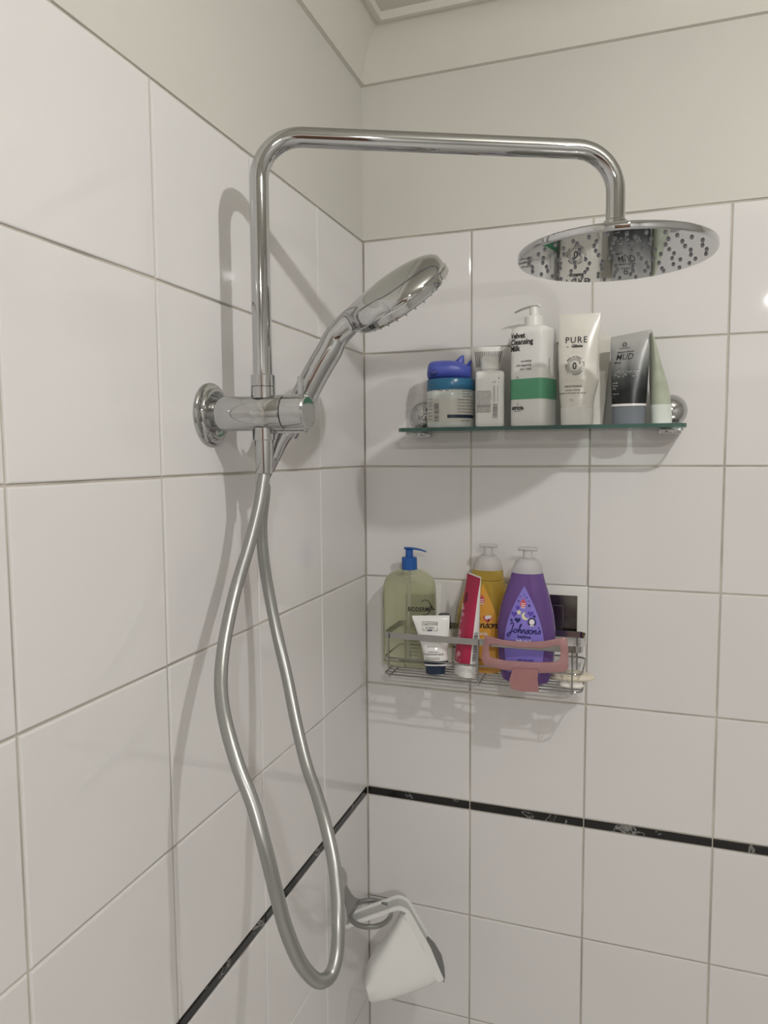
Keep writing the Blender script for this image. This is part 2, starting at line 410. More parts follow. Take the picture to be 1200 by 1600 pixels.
# cornice with a shadow lip below and a bead at the ceiling, mitred in the corner
prof = [(0, .6665), (.0075, .6670), (.0075, .675)]
prof += [(.0075+.0425*(1-math.cos(t)), .675+.0655*math.sin(t)) for t in [PI/2*i/10 for i in range(1, 11)]]
prof += [(.0500, .7385), (.0575, .7385), (.0575, CEIL+.001), (0, CEIL+.001)]
for nm, side in (('trim_1', 'l'), ('trim_2', 'b')):
    mb = MB()
    if side == 'l': mb.loft([[(d, -d, z) for d, z in prof], [(d, YF, z) for d, z in prof]])
    else: mb.loft([[(d, -d, z) for d, z in prof], [(XR, -d, z) for d, z in prof]])
    struct(nm, mb, MT['trim'], sharp=25)

for i, (lx, ly, p, lab) in enumerate(LAMPS):
    t = thing('ceiling_light', lab, 'light', (lx, ly, CEIL))
    mb = MB(); mb.lathe([(0, .052), (-.004, .052), (-.007, .046), (-.004, .042), (-.001, .042)], (0, 0, 0), (0, 0, 1)); mb.build('lamp_ring', MT['lamp_ring'], t)
    lo = disc_lamp((lx, ly, CEIL-.009), p, .066)

tl = thing('ceiling_bulb_fitting', 'small round bulb in a ceiling fitting in front of the shower', 'light', (BULB[0], BULB[1], CEIL))
hz_ = BULB[2]-CEIL
mb = MB(); mb.lathe([(0, .035), (-.008, .035), (-.012, .030), (-.012, .004)], seg=32); mb.build('ceiling_rose', MT['lamp_ring'], tl)
mb = MB(); mb.lathe([(-.011, .016), (hz_+BULB_R-.002, .014), (hz_+BULB_R-.003, .004)], seg=24); mb.build('lamp_holder', MT['steel'], tl, sharp=30)
em = bpy.data.materials.new('bulb_glow'); em.use_nodes = True; nt = em.node_tree; nt.nodes.clear()
eo = nt.nodes.new('ShaderNodeOutputMaterial'); ee = nt.nodes.new('ShaderNodeEmission'); nt.links.new(ee.outputs[0], eo.inputs[0])
ee.inputs[0].default_value = (1.0, 0.985, 0.96, 1); ee.inputs[1].default_value = BULB_W/(4*PI*PI*BULB_R**2)
mb = MB(); mb.lathe([(hz_+BULB_R*math.sin(a), BULB_R*math.cos(a)) for a in np.linspace(-PI/2, PI/2, 9)], seg=14); mb.build('bulb', em, tl)

# ================================================================== shower column
VY, VZ = -.510, .0700; RX = .0690
t = thing('shower_column', 'chrome thermostatic shower column with overhead arm and round rain head', 'shower', (0, VY, VZ)); S0 = (0, VY, VZ)
mb = MB(); mb.lathe([(0, .0366), (.0022, .0366), (.0040, .0354), (.0052, .0330), (.0058, .0306), (.0086, .0296), (.0096, .0276), (.0098, .0256), (.0090, .0228), (.0085, .0150)], (0, VY, VZ), (1, 0, 0), 56)
mb.build('wall_flange', MT['chrome'], t, shift=S0, sharp=50)
mb = MB(); mb.lathe([(.006, .0185), (.016, .0197), (.0955, .0197), (.0965, .0190), (.0965, .0150)], (0, VY, VZ), (1, 0, 0), 56); mb.build('valve_body', MT['chrome'], t, shift=S0)
mb = MB(); mb.lathe([(.096, .0178), (.0985, .0178)], (0, VY, VZ), (1, 0, 0), 48); mb.build('joint_ring', MT['dark'], t, shift=S0)
mb = MB(); mb.lathe([(.0978, .0150), (.0978, .0192), (.0985, .0200), (.1205, .0202), (.1235, .0198), (.1250, .0186), (.1254, .0172), (.1248, .0165), (.1246, .001)], (0, VY, VZ), (1, 0, 0), 56)
kn = mb.build('control_knob', MT['chrome'], t, shift=S0, sharp=25)
mb = MB(); mb.box((.1155, VY+.001, VZ+.0285), (.0065, .0042, .0225), .0009); mb.build('knob_pin', MT['chrome'], kn, shift=S0)
mb = MB(); mb.lathe([(.0165, .0120), (.0165, .0136), (.0290, .0136), (.0296, .0130), (.0302, .0136), (.0420, .0136), (.0428, .0128), (.0428, .0100)], (RX, VY, VZ), (0, 0, 1), 40); mb.build('riser_collar', MT['chrome'], t, shift=S0, sharp=25)
# pipe: riser, bend, arm, bend, drop
HX, HY = .4420, -.3600; ZTL, ZTR = .3735, .3625; RB = .047      # the arm droops a little towards the head
def fillet(C_, r, n=12):
    C_ = [Vector(c) for c in C_]; out = [C_[0]]
    for a_, b_, c_ in zip(C_, C_[1:], C_[2:]):
        u = (a_-b_).normalized(); v = (c_-b_).normalized(); h = math.acos(max(-1, min(1, u.dot(v))))/2
        cen = b_+(u+v).normalized()*(r/math.sin(h)); p0 = b_+u*(r/math.tan(h)); p1 = b_+v*(r/math.tan(h)); d0, d1 = p0-cen, p1-cen
        w = math.acos(max(-1, min(1, d0.dot(d1)/(r*r))))
        out += [p0-(p0-b_).normalized()*-.002] + [cen+(d0*math.sin(w*(1-i/n))+d1*math.sin(w*i/n))/math.sin(w) for i in range(n+1)] + [p1+(c_-p1).normalized()*.002]
    return out+[C_[-1]]
P = fillet([(RX, VY, VZ+.03), (RX, VY, ZTL), (HX, HY, ZTR), (HX, HY, .262)], RB)
mb = MB(); mb.tube(P, .0107, 32); mb.build('riser_pipe', MT['chrome'], t, shift=S0)
mb = MB(); mb.lathe([(.0, .0145), (.002, .0145), (.003, .0130), (.029, .0130), (.0300, .0120), (.0300, .0100)], (HX, HY, .2560), (0, 0, 1), 32); mb.build('head_collar', MT['chrome'], t, shift=S0)
HZ = .2435; HT = Vector((.012*FW[0], .012*FW[1], 1)).normalized()
mb = MB(); mb.lathe([(0, .001), (0, .1075), (.0008, .1086), (.0020, .1092), (.0070, .1092), (.0084, .1083), (.0092, .1060), (.0125, .03), (.0130, .001)], (HX, HY, HZ), HT, 96)
rh = mb.build('rain_head', MT['chrome_d'], t, shift=S0, sharp=30)
mb = MB()
for rr, n in ((.013, 4), (.030, 10), (.047, 16), (.063, 20), (.080, 26), (.096, 32)):
    for j in range(n):
        a = 2*PI*(j+.5*(n % 3))/n+rr*20; q = rr+.003*math.sin(j*2.1)
        dx_, dy_ = q*math.cos(a), q*math.sin(a); mb.lathe([(.0005, .0021), (-.0008, .0020), (-.0022, .0013), (-.0024, .0006)], (HX+dx_, HY+dy_, HZ-(HT.x*dx_+HT.y*dy_)/HT.z), HT, 8)
mb.build('spray_nozzle_field', mat('grey_silicone', (.30, .31, .33), .35), rh, shift=S0, kind='stuff')
# hose connection below the valve
mb = MB(); mb.lathe([(-.0165, .0110), (-.0165, .0127), (-.0300, .0127), (-.0310, .0118), (-.0310, .0095)], (RX, VY, VZ), (0, 0, 1), 40); mb.build('hose_outlet', MT['chrome'], t, shift=S0, sharp=25)
# holder behind the valve for the hand shower
HS = [at(px, py, yy) for px, py, yy in ((427, 712, -.470), (437, 687, -.470), (453, 660, -.470), (472, 625, -.469), (495, 581, -.465), (514, 549, -.461), (530, 526, -.457))]
mb = MB(); a0 = HS[2]; tdir = Vector(HS[3]-HS[1]).normalized()
mb.lathe([(-.012, .0150), (-.012, .0172), (.010, .0178), (.010, .0150)], a0, tdir, 32, closed=True, cap=False)
mb.box((a0[0], (VY+.014+a0[1]-.015)/2, a0[2]), (.016, .012, .02), .002); mb.box((.098, VY+.006, VZ-.0215), (.040, .012, .003), .001)
mb.build('hand_shower_holder', MT['chrome'], t, shift=S0, sharp=30)

# ------------------------------------------------------------------ hand shower
RH = .0615
ct = at(622, 459, -.440); tip = at(688, 409, -.421)
ta = Vector(tip-ct).normalized()
view = Vector(np.array(ct)-CAM).normalized()
side_d = Vector(RT)*.62-Vector(UP)*.785
nn = (side_d+view*.42); nn = (nn-ta*nn.dot(ta)).normalized()
L0 = tuple(HS[0]); th = thing('hand_shower', 'chrome hand shower with oval head resting in the valve holder', 'shower', L0)
cpts = HS + [np.array(ct)-np.array(ta)*RH*.80, np.array(ct)-np.array(ta)*RH*.45, np.array(ct), np.array(ct)+np.array(ta)*RH*.45, np.array(ct)+np.array(ta)*RH*.98]
Q = catmull(cpts, 8); rings = []
for i, p in enumerate(Q):
    tg = Vector(Q[min(i+1, len(Q)-1)]-Q[max(i-1, 0)]).normalized()
    n2 = (nn-tg*nn.dot(tg)).normalized(); b2 = tg.cross(n2)
    s_ = float((p-np.array(ct)) @ np.array(ta)); k = i/(len(Q)-1)
    s0 = float((np.array(HS[0])-np.array(ct)) @ np.array(ta)); f = min(max((s_-s0)/(-RH*1.1-s0), 0), 1)
    hr = .0098+.0054*min(f*2.6, 1)
    if s_ > -RH*1.75:
        hw = math.sqrt(max(RH*RH-s_*s_, 1e-7)) if abs(s_) < RH else 0
        u = min(max((s_+RH*1.75)/(RH*1.15), 0), 1); u = u*u*(3-2*u)
        w = (hr**4+hw**4)**.25 if s_ < 0 else max(hw, 5e-4)*(1+(((hr**4+RH**4)**.25/RH)-1)*max(1-s_/RH*3, 0))
        du = (.007+.016*math.sqrt(max(1-(max(s_, 0)/RH)**2, 0)))
        tu = hr*(1-u)+du*u; td = hr*(1-u)+.004*u
        if s_ > 0: tu = min(tu, du)
    else: w = tu = td = hr
    rings.append([Vector(p)+b2*(w*math.cos(a))+n2*((td if math.sin(a) > 0 else tu)*math.sin(a)) for a in [2*PI*j/40 for j in range(40)]])
mb = MB(); mb.loft(rings); mb.build('handle_and_shell', MT['chrome'], th, shift=L0, sharp=60)
mb = MB(); mb.lathe([(-.001, RH*.2), (.000, RH*.99), (.002, RH*1.02), (.008, RH*1.02), (.0105, RH*.985), (.0105, RH*.90)], ct, nn, 64); mb.build('face_ring', MT['chrome'], th, shift=L0, sharp=30)
mb = MB(); mb.lathe([(.009, RH*.92), (.0125, RH*.90), (.0130, RH*.5), (.0130, .0005)], ct, nn, 48)
sp = mb.build('spray_face', mat('grey_spray_plate', (.32, .33, .35), .25), th, shift=L0)
mb = MB(); uu = nn.orthogonal().normalized(); ww = nn.cross(uu)
for rr, n in ((.015, 8), (.028, 14), (.040, 20), (.050, 26)):
    for j in range(n):
        a = 2*PI*j/n; mb.lathe([(.012, .0017), (.0155, .0010), (.0158, .0004)], Vector(ct)+uu*(rr*math.cos(a))+ww*(rr*math.sin(a)), nn, 6)
mb.build('spray_nozzle_field', MT['silver'], sp, shift=L0, kind='stuff')
mb = MB(); d0 = Vector(HS[0]-HS[1]).normalized(); mb.lathe([(-.004, .0096), (.003, .0096), (.004, .0088), (.018, .0080), (.019, .0070)], HS[0], d0, 28); mb.build('hose_nut', MT['chrome'], th, shift=L0, sharp=30)

# ------------------------------------------------------------------ hose
hp = [(408.5, 728, .824), (405, 790, .822), (390, 850, .815), (368.5, 920, .80), (353, 990, .775), (346, 1042, .755), (346, 1088, .735), (354.5, 1137, .715),
      (372, 1197, .697), (395, 1256, .685), (413, 1320, .675), (431, 1392, .675), (446, 1449, .68), (467, 1500, .69), (488, 1527, .70), (503, 1533, .705), (518, 1521, .715),
      (527, 1488, .725), (528.5, 1440, .735), (527, 1392, .75), (521, 1344, .765), (509, 1290, .785), (494, 1239, .81), (479, 1196, .83), (463, 1130, .855), (449, 1060, .875),
      (433, 990, .89), (419, 920, .895), (411, 864, .89), (409, 815, .885), (414, 765, .877)]
e_ = np.array(HS[0])+np.array(d0)*.017
hpts = [np.array((RX, VY, VZ-.066))+np.array((0, 0, 0))] + [atd(*p) for p in hp[1:]] + [e_+np.array(d0)*.02, e_]
hs = thing('shower_hose', 'satin silver shower hose hanging in a long loop below the valve', 'hose', (RX, VY, VZ-.066)); H0 = (RX, VY, VZ-.066)
mb = MB(); mb.tube(catmull(hpts, 7), .0070, 18); mb.build('hose_tube', MT['hose'], hs, shift=H0)
mb = MB(); mb.lathe([(-.0305, .0085), (-.0305, .0108), (-.0340, .0110), (-.0660, .0094), (-.0680, .0092), (-.0685, .0070)], (RX, VY, VZ), (0, 0, 1), 36); mb.build('hose_cone', MT['chrome'], hs, shift=H0, sharp=30)

# ================================================================== glass shelf
SZ = .0590; ST = .0062; SY0, SY1 = -.0015, -.104
x0 = at(619, 676, -.10)[0]; x1 = at(1074, 670, -.10)[0]
tsf = thing('glass_shelf', 'clear glass wall shelf with green edge on chrome dome brackets', 'shelf', ((x0+x1)/2, SY0, SZ)); F0 = ((x0+x1)/2, SY0, SZ)
ol = []
for cx, sx in ((x1, 1), (x0, -1)):
    r = .02
    arc = [(cx-sx*r+sx*r*math.sin(a), SY1+r-r*math.cos(a)) for a in [PI/2*i/8 for i in range(9)]]
    ol += (arc[::-1] if sx > 0 else arc)
ol = [(x1, SY0)] + ol + [(x0, SY0)]
mb = MB(); n = len(ol)
mb.add([(x, y, SZ) for x, y in ol]+[(x, y, SZ+ST) for x, y in ol], [tuple(range(n)), tuple(range(2*n-1, n-1, -1))], 0)
mb.add([(x, y, SZ) for x, y in ol]+[(x, y, SZ+ST) for x, y in ol], [(i, (i+1) % n, (i+1) % n+n, i+n) for i in range(n)], 1)
mb.build('glass_plate', [MT['glass'], MT['glassedge']], tsf, shift=F0, smooth=False)
TOP = SZ+ST
for px, py in ((661, 652), (1047, 643)):
    c = at(px, py, -.008); mb = MB()
    mb.lathe([(0, .0262), (.003, .0262), (.006, .0250), (.010, .0232), (.015, .0195), (.019, .0145), (.0215, .008), (.0222, .0005)], (c[0], 0, c[2]+.001), (0, -1, 0), 48)
    br = mb.build('bracket_dome', MT['chrome'], tsf, shift=F0, sharp=50)
    mb = MB(); mb.box((c[0], -.035, SZ-.0020), (.034, .045, .0026), .001); mb.lathe([(0, .008), (-.002, .008), (-.003, .006)], (c[0], -.04, SZ-.0033), (0, 0, 1), 24)
    mb.box((c[0], -.012, SZ-.0005), (.034, .010, .0150), .002)
    mb.lathe([(0, .008), (.003, .008), (.0038, .0065)], (c[0], -.022, TOP), (0, 0, 1), 24)
    mb.build('glass_clamp', MT['chrome'], br, shift=F0, sharp=30)

def stand(pxc, Y, zb, px0=None, px1=None, pytop=None):
    c = at(pxc, 672, Y); s = mpp((c[0], Y, zb)); return c[0], s

# ---- jar with teal lid
X, s = stand(704.5, -.056, TOP); w = 37.5*s
tj = thing('cosmetic_jar', 'round cosmetic jar with teal lid and pale printed label under the whale toy', 'jar', (X, -.056, TOP), (0, 0, face_cam(X, -.056)))
B = Body([(0, w*.93, w*.93, 2, 0, 0), (.003, w*.985, w*.985, 2, 0, 0), (.055, w*.985, w*.985, 2, 0, 0), (.0625, w*.95, w*.95, 2, 0, 0)], 56, 12, True)
mb = MB(); B.mesh(mb); mb.build('jar_body', MT['jar'], tj)
mb = MB(); mb.lathe([(.0615, w*.8), (.0615, w*.99), (.0630, w*1.005), (.0780, w*1.005), (.0795, w*.985), (.0800, w*.95), (.0800, .001)], seg=56); mb.build('jar_lid', MT['teal'], tj, sharp=30)
mb = MB(); band(mb, .009, .047, lambda z: w*.93, lambda u, z: B.front(u, z, .0003), 4, 24); lb = mb.build('jar_label', MT['jarlabel'], tj)
mp = lambda u, z: B.front(u, z, .0008); mb = MB()
k = lambda px: (px-704.5)*s; kz = lambda py: (671-py)*s
barcode(mb, k(679), k(686), kz(661), kz(634), mp, True); band(mb, kz(657), kz(652), lambda z: (k(741)-k(699))/2, mp, 2, 16, 1, c=lambda z: (k(741)+k(699))/2)
lines(mb, k(722), k(741), kz(617), .0043, 3, .0012, mp, seed=3); lines(mb, k(714), k(741), kz(630), .0050, 5, .0009, mp, (.9, 1), seed=5); lines(mb, k(669), k(677), kz(628), .0055, 7, .0009, mp, (.9, 1), seed=6)
lines(mb, k(720), k(738), kz(661.5), .004, 1, .0011, mp, seed=7)
sc = [(k(680), kz(609)), (k(685), kz(614)), (k(690), kz(616)), (k(694), kz(613)), (k(699), kz(616)), (k(703), kz(612)), (k(708), kz(613)), (k(713), kz(611)), (k(716), kz(613)), (k(722), kz(612))]
ribbon(mb, sc, .0010, mp); ribbon(mb, [(k(703), kz(611)), (k(706), kz(613)), (k(711), kz(611)), (k(716), kz(613))], .003, mp)
mb.build('printed_text', [MT['greyink'], MT['navy']], lb, kind='stuff')

# ---- whale toy on the lid
zt = TOP+.0800; tw = thing('whale_bath_toy', 'blue rubber whale bath toy lying on the teal jar lid', 'toy', (X, -.056, zt), (0, 0, face_cam(X, -.056)))
u = lambda px: (px-704.5)*s
keys = [(u(667.5), .003, .004, 2, .010, 0), (u(668.5), .010, .009, 2.2, .012, 0), (u(673), .0145, .0165, 2.3, .0150, 0), (u(683), .0155, .0210, 2.4, .0158, 0), (u(700), .0158, .0220, 2.4, .0160, 0), (u(716), .0145, .0200, 2.3, .0147, 0), (u(727), .0125, .0150, 2.2, .0128, 0), (u(733), .0115, .0100, 2.1, .0122, 0), (u(736), .0090, .0060, 2, .0125, 0)]
mb = MB(); rings = []
for xx in np.linspace(keys[0][0], keys[-1][0], 40):
    _, hz, hy, n_, cz, cy = pchip(keys, xx)
    ring = []
    for j in range(28):
        a = 2*PI*j/28; c, q = math.cos(a), math.sin(a)
        ring.append((xx, cy+hy*math.copysign(abs(c)**(2/n_), c), max(cz+hz*math.copysign(abs(q)**(2/n_), q), .0004)))
    rings.append(ring)
mb.loft(rings); mb.build('toy_body', MT['toy'], tw, sharp=60)
mb = MB(); mb.loft([[(u(716)+.007*t_-(.009*t_)*math.cos(a)*-1*0+(.0075*(1-t_)+.0022)*math.cos(a), .003*(1-t_*.6)*math.sin(a)*1.6, .0275+.0125*t_) for a in [2*PI*j/14 for j in range(14)]] for t_ in np.linspace(0, 1, 6)]); mb.build('dorsal_fin', MT['toy'], tw)
for sg in (-1, 1):
    mb = MB(); mb.loft([[(u(727)+.008*t_+(.006*(1-t_*.8)+.001)*math.cos(a), sg*.010*t_+.003*(1-t_*.5)*math.sin(a), .0170+.0125*t_**1.3) for a in [2*PI*j/12 for j in range(12)]] for t_ in np.linspace(0, 1, 7)]); mb.build('tail_fluke', MT['toy'], tw)
for sg in (-1,):
    mb = MB(); mb.loft([[(u(678)+.0075*q*math.cos(a), sg*(.0190+.0035*dq), .0105+.0042*q*math.sin(a)) for a in [2*PI*j/18 for j in range(18)]] for q, dq in ((.3, -.6), (1.0, -.3), (1.0, .35), (.75, .75), (.3, .9))]); mb.build('flipper', MT['toydark'], tw)

# ---- striped tube behind
X, s = stand(760, -.030, TOP)
tt = thing('striped_tube', 'white tube with slanting grey stripes near its crimp, behind the small white bottle', 'tube', (X, -.030, TOP), (0, 0, face_cam(X, -.03)))
zt = (673-548)*s; B = Body([(.020, .015, .011, 2, 0, 0), (.055, .0175, .0095, 2.1, 0, 0), (.088, .021, .006, 2.3, 0, 0), (zt-.008, .0255, .0014, 3, 0, 0), (zt, .0260, .0010, 3, 0, 0)])
mb = MB(); B.mesh(mb); mb.build('tube_body', MT['white'], tt)
mb = MB(); mb.lathe([(0, .0135), (.001, .0145), (.020, .0150), (.0215, .013)], seg=32); mb.build('tube_cap', MT['white'], tt, sharp=30)
mb = MB()
for i in range(15):
    f = -1+2*(i+.5)/15; a0, a1 = f*.024, f*.0205
    ribbon(mb, [(f*.0195+.001, zt-.034), (f*.0215+.002, zt-.019), (f*.0238+.0026, zt-.008)], .00135, lambda u_, z_: B.front(u_, z_, .0005), n=4)
mb.build('printed_stripes', MT['greyink'], tt, kind='stuff')

# ---- small white bottle
X, s = stand(765, -.072, TOP); w = 22.3*s; zb = (671-585)*s
tb = thing('lotion_bottle', 'small flat white bottle showing its fine-print back, beside the jar', 'bottle', (X, -.072, TOP), (0, 0, face_cam(X, -.072)))
B = Body([(0, w*.90, .012, 4, 0, 0), (.003, w, .0140, 4, 0, 0), (zb-.006, w, .0140, 4, 0, 0), (zb-.002, w*.96, .0130, 4, 0, 0), (zb, w*.84, .0105, 3.5, 0, 0)], 56, 14, True)
mb = MB(); B.mesh(mb); mb.build('bottle_body', MT['whitegloss'], tb, sharp=50)
mb = MB(); mb.lathe([(zb-.001, .0120), (zb+.0015, .0120), (zb+.0025, .0145), (zb+.0215, .0145), (zb+.023, .0135), (zb+.0233, .001)], seg=40); cp = mb.build('screw_cap', MT['whitegloss'], tb, sharp=30)
mp = lambda u_, z_: B.front(u_, z_, .0004); k = lambda px: (px-765)*s; kz = lambda py: (671-py)*s; mb = MB()
lines(mb, k(745), k(768), kz(617), .0022, 12, .00095, mp, (.9, 1), seed=11); lines(mb, k(745), k(767), kz(638), .0019, 7, .00095, mp, (.95, 1), seed=12)
barcode(mb, k(769.5), k(777), kz(657.5), kz(636), mp, True, seed=4); text(mb, 'o/0  +', .0045, k(774), kz(604), mp); blob(mb, star(k(778.5), kz(597), .0016), mp)
for q in (770.5, 772.5, 777): ribbon(mb, [(k(q), kz(633)), (k(q), kz(608))], .0006, mp)
blob(mb, circle(k(777), kz(660), .0005, 8), mp)
mb.build('printed_text', MT['greyink'], tb, kind='stuff')

# ---- pump bottle helper
def pump(parent, zb, rc, hc, rs, hs_, spout, sp_len, m, droop=.004, th=.0042):
    mb = MB(); mb.lathe([(zb, rc*.9), (zb+.001, rc), (zb+hc-.0015, rc*.97), (zb+hc, rc*.88), (zb+hc, rs*.8)], seg=36); mb.build('pump_collar', m, parent, sharp=30)
    mb = MB(); mb.lathe([(zb+hc-.001, rs), (zb+hc+hs_, rs*.97)], seg=24); mb.build('pump_stem', m, parent, sharp=30)
    mb = MB(); z = zb+hc+hs_; d = Vector((math.cos(spout), math.sin(spout), 0)); p_ = Vector((-d.y, d.x, 0)); rings = []
    for t_ in np.linspace(-.28, 1, 12):
        wv = rs*1.05*(1-.45*max(t_, 0)); zz = z+th*.5-droop*max(t_, 0)**2.2; hh = th*.5*(1-.45*max(t_, 0))
        if t_ < -.2: wv *= .75
        c = d*(sp_len*t_); rings.append([c+p_*(wv*math.cos(a))+Vector((0, 0, zz+hh*math.sin(a))) for a in [2*PI*j/16 for j in range(16)]])
    mb.loft(rings); mb.build('pump_spout', m, parent, sharp=50)

# ---- Velvet cleansing milk
X, s = stand(833, -.054, TOP); zb = (671-519)*s; RZ = -.30
tv = thing('cleanser_pump_bottle', 'tall white pump bottle with a broad green band and black lettering', 'bottle', (X, -.054, TOP), (0, 0, RZ))
a = .0305
B = Body([(0, a*.95, a*.95, 5, 0, 0), (.003, a, a, 5, 0, 0), (zb-.010, a, a, 5, 0, 0), (zb-.003, a*.95, a*.95, 4.5, 0, 0), (zb, a*.82, a*.82, 4, 0, 0)], 72, 20, True)
mb = MB(); B.mesh(mb); mb.build('bottle_body', MT['whitegloss'], tv, sharp=50)
z0, z1 = (671-630)*s, (671-599)*s
mb = MB(); B.mesh(mb, z0, z1, .0004, cap=False); mb.build('green_band', MT['green'], tv)
pump(tv, zb, .0150, .0175, .0075, .0145, PI-.05, .034, MT['white'], .006)
mp = lambda u_, z_: B.front(u_, z_, .0008); kz = lambda py: (671-py)*s; mb = MB()
for i, st in enumerate(('Velvet', 'Cleansing', 'Milk')): text(mb, st, .0120, -.0272, kz(537.5+9.6*i), mp, 'LEFT', .026, sx=.86)
for i, st in enumerate(('non-drying', 'skin supporting', 'face + neck')): text(mb, st, .0048, .0100, kz(574+6*i), mp, 'RIGHT', .01, sx=.85)
text(mb, 'stricta', .0090, -.0130, kz(645.5), mp, 'CENTER', .035, sx=.9); text(mb, 'skin care', .0030, -.0130, kz(648.5), mp, 'CENTER', .01); blob(mb, circle(-.0130, kz(636.8), .0008, 8), mp)
ribbon(mb, [(-.016, z1+.0002), (-.0135, z1+.004), (-.0115, z1+.0002)], .0006, mp)
mps = lambda v_, z_: (lambda q: (-q[1], v_, q[2]))(B.front(v_, z_, .0008))
lines(mb, -.012, -.008, kz(570), .0018, 12, .0007, mps, (.7, 1), seed=9)
mb.build('printed_text', MT['ink'], tv, kind='stuff')

# ---- PURE tube
X, s = stand(901, -.070, TOP)
tp = thing('shaving_cream_tube', 'large white tube lettered PURE standing on its cap', 'tube', (X, -.070, TOP), (0, 0, face_cam(X, -.07)))
kz = lambda py: (672-py)*s; k = lambda px: (px-901)*s; zt = kz(501)
B = Body([(kz(645), 24.5*s, .0185, 2.3, 0, 0), (kz(632), 26*s, .0180, 2.3, 0, 0), (kz(615), 28.5*s, .0165, 2.2, k(902), 0), (kz(602), 30*s, .0145, 2.2, k(903), 0), (kz(594), 29*s, .0140, 2.2, k(902), 0), (kz(575), 29.5*s, .0125, 2.2, k(901.5), 0), (kz(540), 30.5*s, .0085, 2.3, k(902), 0), (kz(515), 31*s, .0035, 2.6, k(903), 0), (zt-.002, 31.5*s, .0010, 3, k(903), 0), (zt, 31.5*s, .0010, 3, k(903), 0)])
mb = MB(); B.mesh(mb); mb.build('tube_body', MT['offwhite'], tp, sharp=60)
mb = MB(); C_ = Body([(0, 23.5*s, .0165, 2.4, 0, 0), (.001, 24*s, .0172, 2.4, 0, 0), (kz(645.5), 25*s, .0190, 2.3, 0, 0), (kz(644.5), 24*s, .0180, 2.3, 0, 0)], 48, 8, True); C_.mesh(mb); mb.build('tube_cap', MT['white'], tp, sharp=30)
mp = lambda u_, z_: B.front(u_, z_, .0006); mb = MB()
text(mb, 'PURE', .0135, k(898.5), kz(546), mp, 'CENTER', .008, spacing=1.22, sx=.93); text(mb, 'by', .0035, k(886), kz(552.5), mp); text(mb, 'Gillette', .0062, k(899.5), kz(553), mp, 'CENTER', .04, .25, sx=.9)
text(mb, '0', .0155, k(896.5), kz(586.5), mp, 'CENTER', .014, sx=.85); text(mb, '%', .0048, k(904.5), kz(579), mp)
for rr in (.0090, .0110):
    ribbon(mb, [(k(897)+rr*math.cos(q), kz(581)+rr*math.sin(q)) for q in np.linspace(.55, 2*PI-(.0 if rr > .01 else .2), 26)], .0005, mp, n=2)
arc = 'MADE WITHOUT  DYES + PARABENS + ALCOHOL  '
for i, ch in enumerate(arc):
    q = PI*.80-2*PI*i/len(arc)
    if ch != ' ': text(mb, ch, .0031, k(897)+.0125*math.cos(q), kz(581)+.0125*math.sin(q), mp, 'CENTER', .02, rot=q-PI/2)
text(mb, 'SOOTHING', .0040, k(895), kz(614), mp, 'CENTER', .03, spacing=1.3); text(mb, 'SHAVE CREAM', .0030, k(894), kz(619.5), mp, 'CENTER', .01, spacing=1.15); text(mb, 'WITH A TOUCH OF ALOE', .0030, k(894), kz(624), mp, 'CENTER', .01, spacing=1.15); text(mb, '177g', .0033, k(892), kz(634.5), mp, mi=1)
mb.build('printed_text', [MT['ink'], MT['greyink']], tp, kind='stuff')

# ---- plain white carton behind
X, s = stand(926, -.028, TOP); kz = lambda py: (676-py)*s
tc_ = thing('white_carton', 'plain white slim carton leaning on the tiles behind the PURE tube', 'box', (X, -.028, TOP+.0005), (math.radians(-4), 0, 0))
mb = MB(); hh = kz(537); V = [(-.022, -.006, 0), (.0150, -.006, 0), (.0150, .006, 0), (-.022, .006, 0), (-.022, -.006, hh), (.0270, -.006, hh), (.0270, .006, hh), (-.022, .006, hh)]
mb.add(V, [(0, 1, 2, 3), (4, 5, 6, 7), (0, 1, 5, 4), (1, 2, 6, 5), (2, 3, 7, 6), (3, 0, 4, 7)]); mb.build('carton_body', MT['offwhite'], tc_, smooth=False)
mb = MB(); mb.box((.0025, 0, hh+.0006), (.048, .0125, .0012), .0004); mb.build('carton_flap', MT['offwhite'], tc_, smooth=False)

# ---- MUD tube
X, s = stand(981.5, -.066, TOP); kz = lambda py: (670-py)*s; k = lambda px: (px-981.5)*s
tm = thing('mud_mask_tube', 'grey to black tube lettered MUD on a slate grey cap', 'tube', (X, -.066, TOP), (0, 0, face_cam(X, -.066)-.05))
zt = kz(530)
B = Body([(kz(642), 25.5*s, .0180, 2.3, 0, 0), (kz(620), 26.5*s, .0165, 2.3, 0, 0), (kz(580), 28*s, .0110, 2.3, k(982), 0), (kz(545), 29.5*s, .0045, 2.6, k(982.5), 0), (zt-.003, 30*s, .0010, 3, k(983), 0), (zt, 30*s, .0010, 3, k(983), 0)])
mb = MB(); B.mesh(mb)
mb.v = [(x, y, z+(.0045*(x/.03)*min(max((z-.09)/.05, 0), 1))) for x, y, z in mb.v]
mb.build('tube_body', MT['mud'], tm, sharp=60)
mb = MB(); Body([(0, 24*s, .0165, 2.3, 0, 0), (.001, 24.5*s, .017, 2.3, 0, 0), (kz(642), 25*s, .0175, 2.3, 0, 0)], 48, 8, True).mesh(mb); mb.build('tube_cap', MT['greycap'], tm, sharp=30)
mb = MB(); B.mesh(mb, kz(642), kz(638.5), .0007); mb.build('white_ring', MT['whitegloss'], tm, sharp=30)
mp = lambda u_, z_: (lambda q: (q[0], q[1], q[2]+(.0045*(q[0]/.03)*min(max((q[2]-.09)/.05, 0), 1))))(B.front(u_, z_, .0006)); mb = MB()
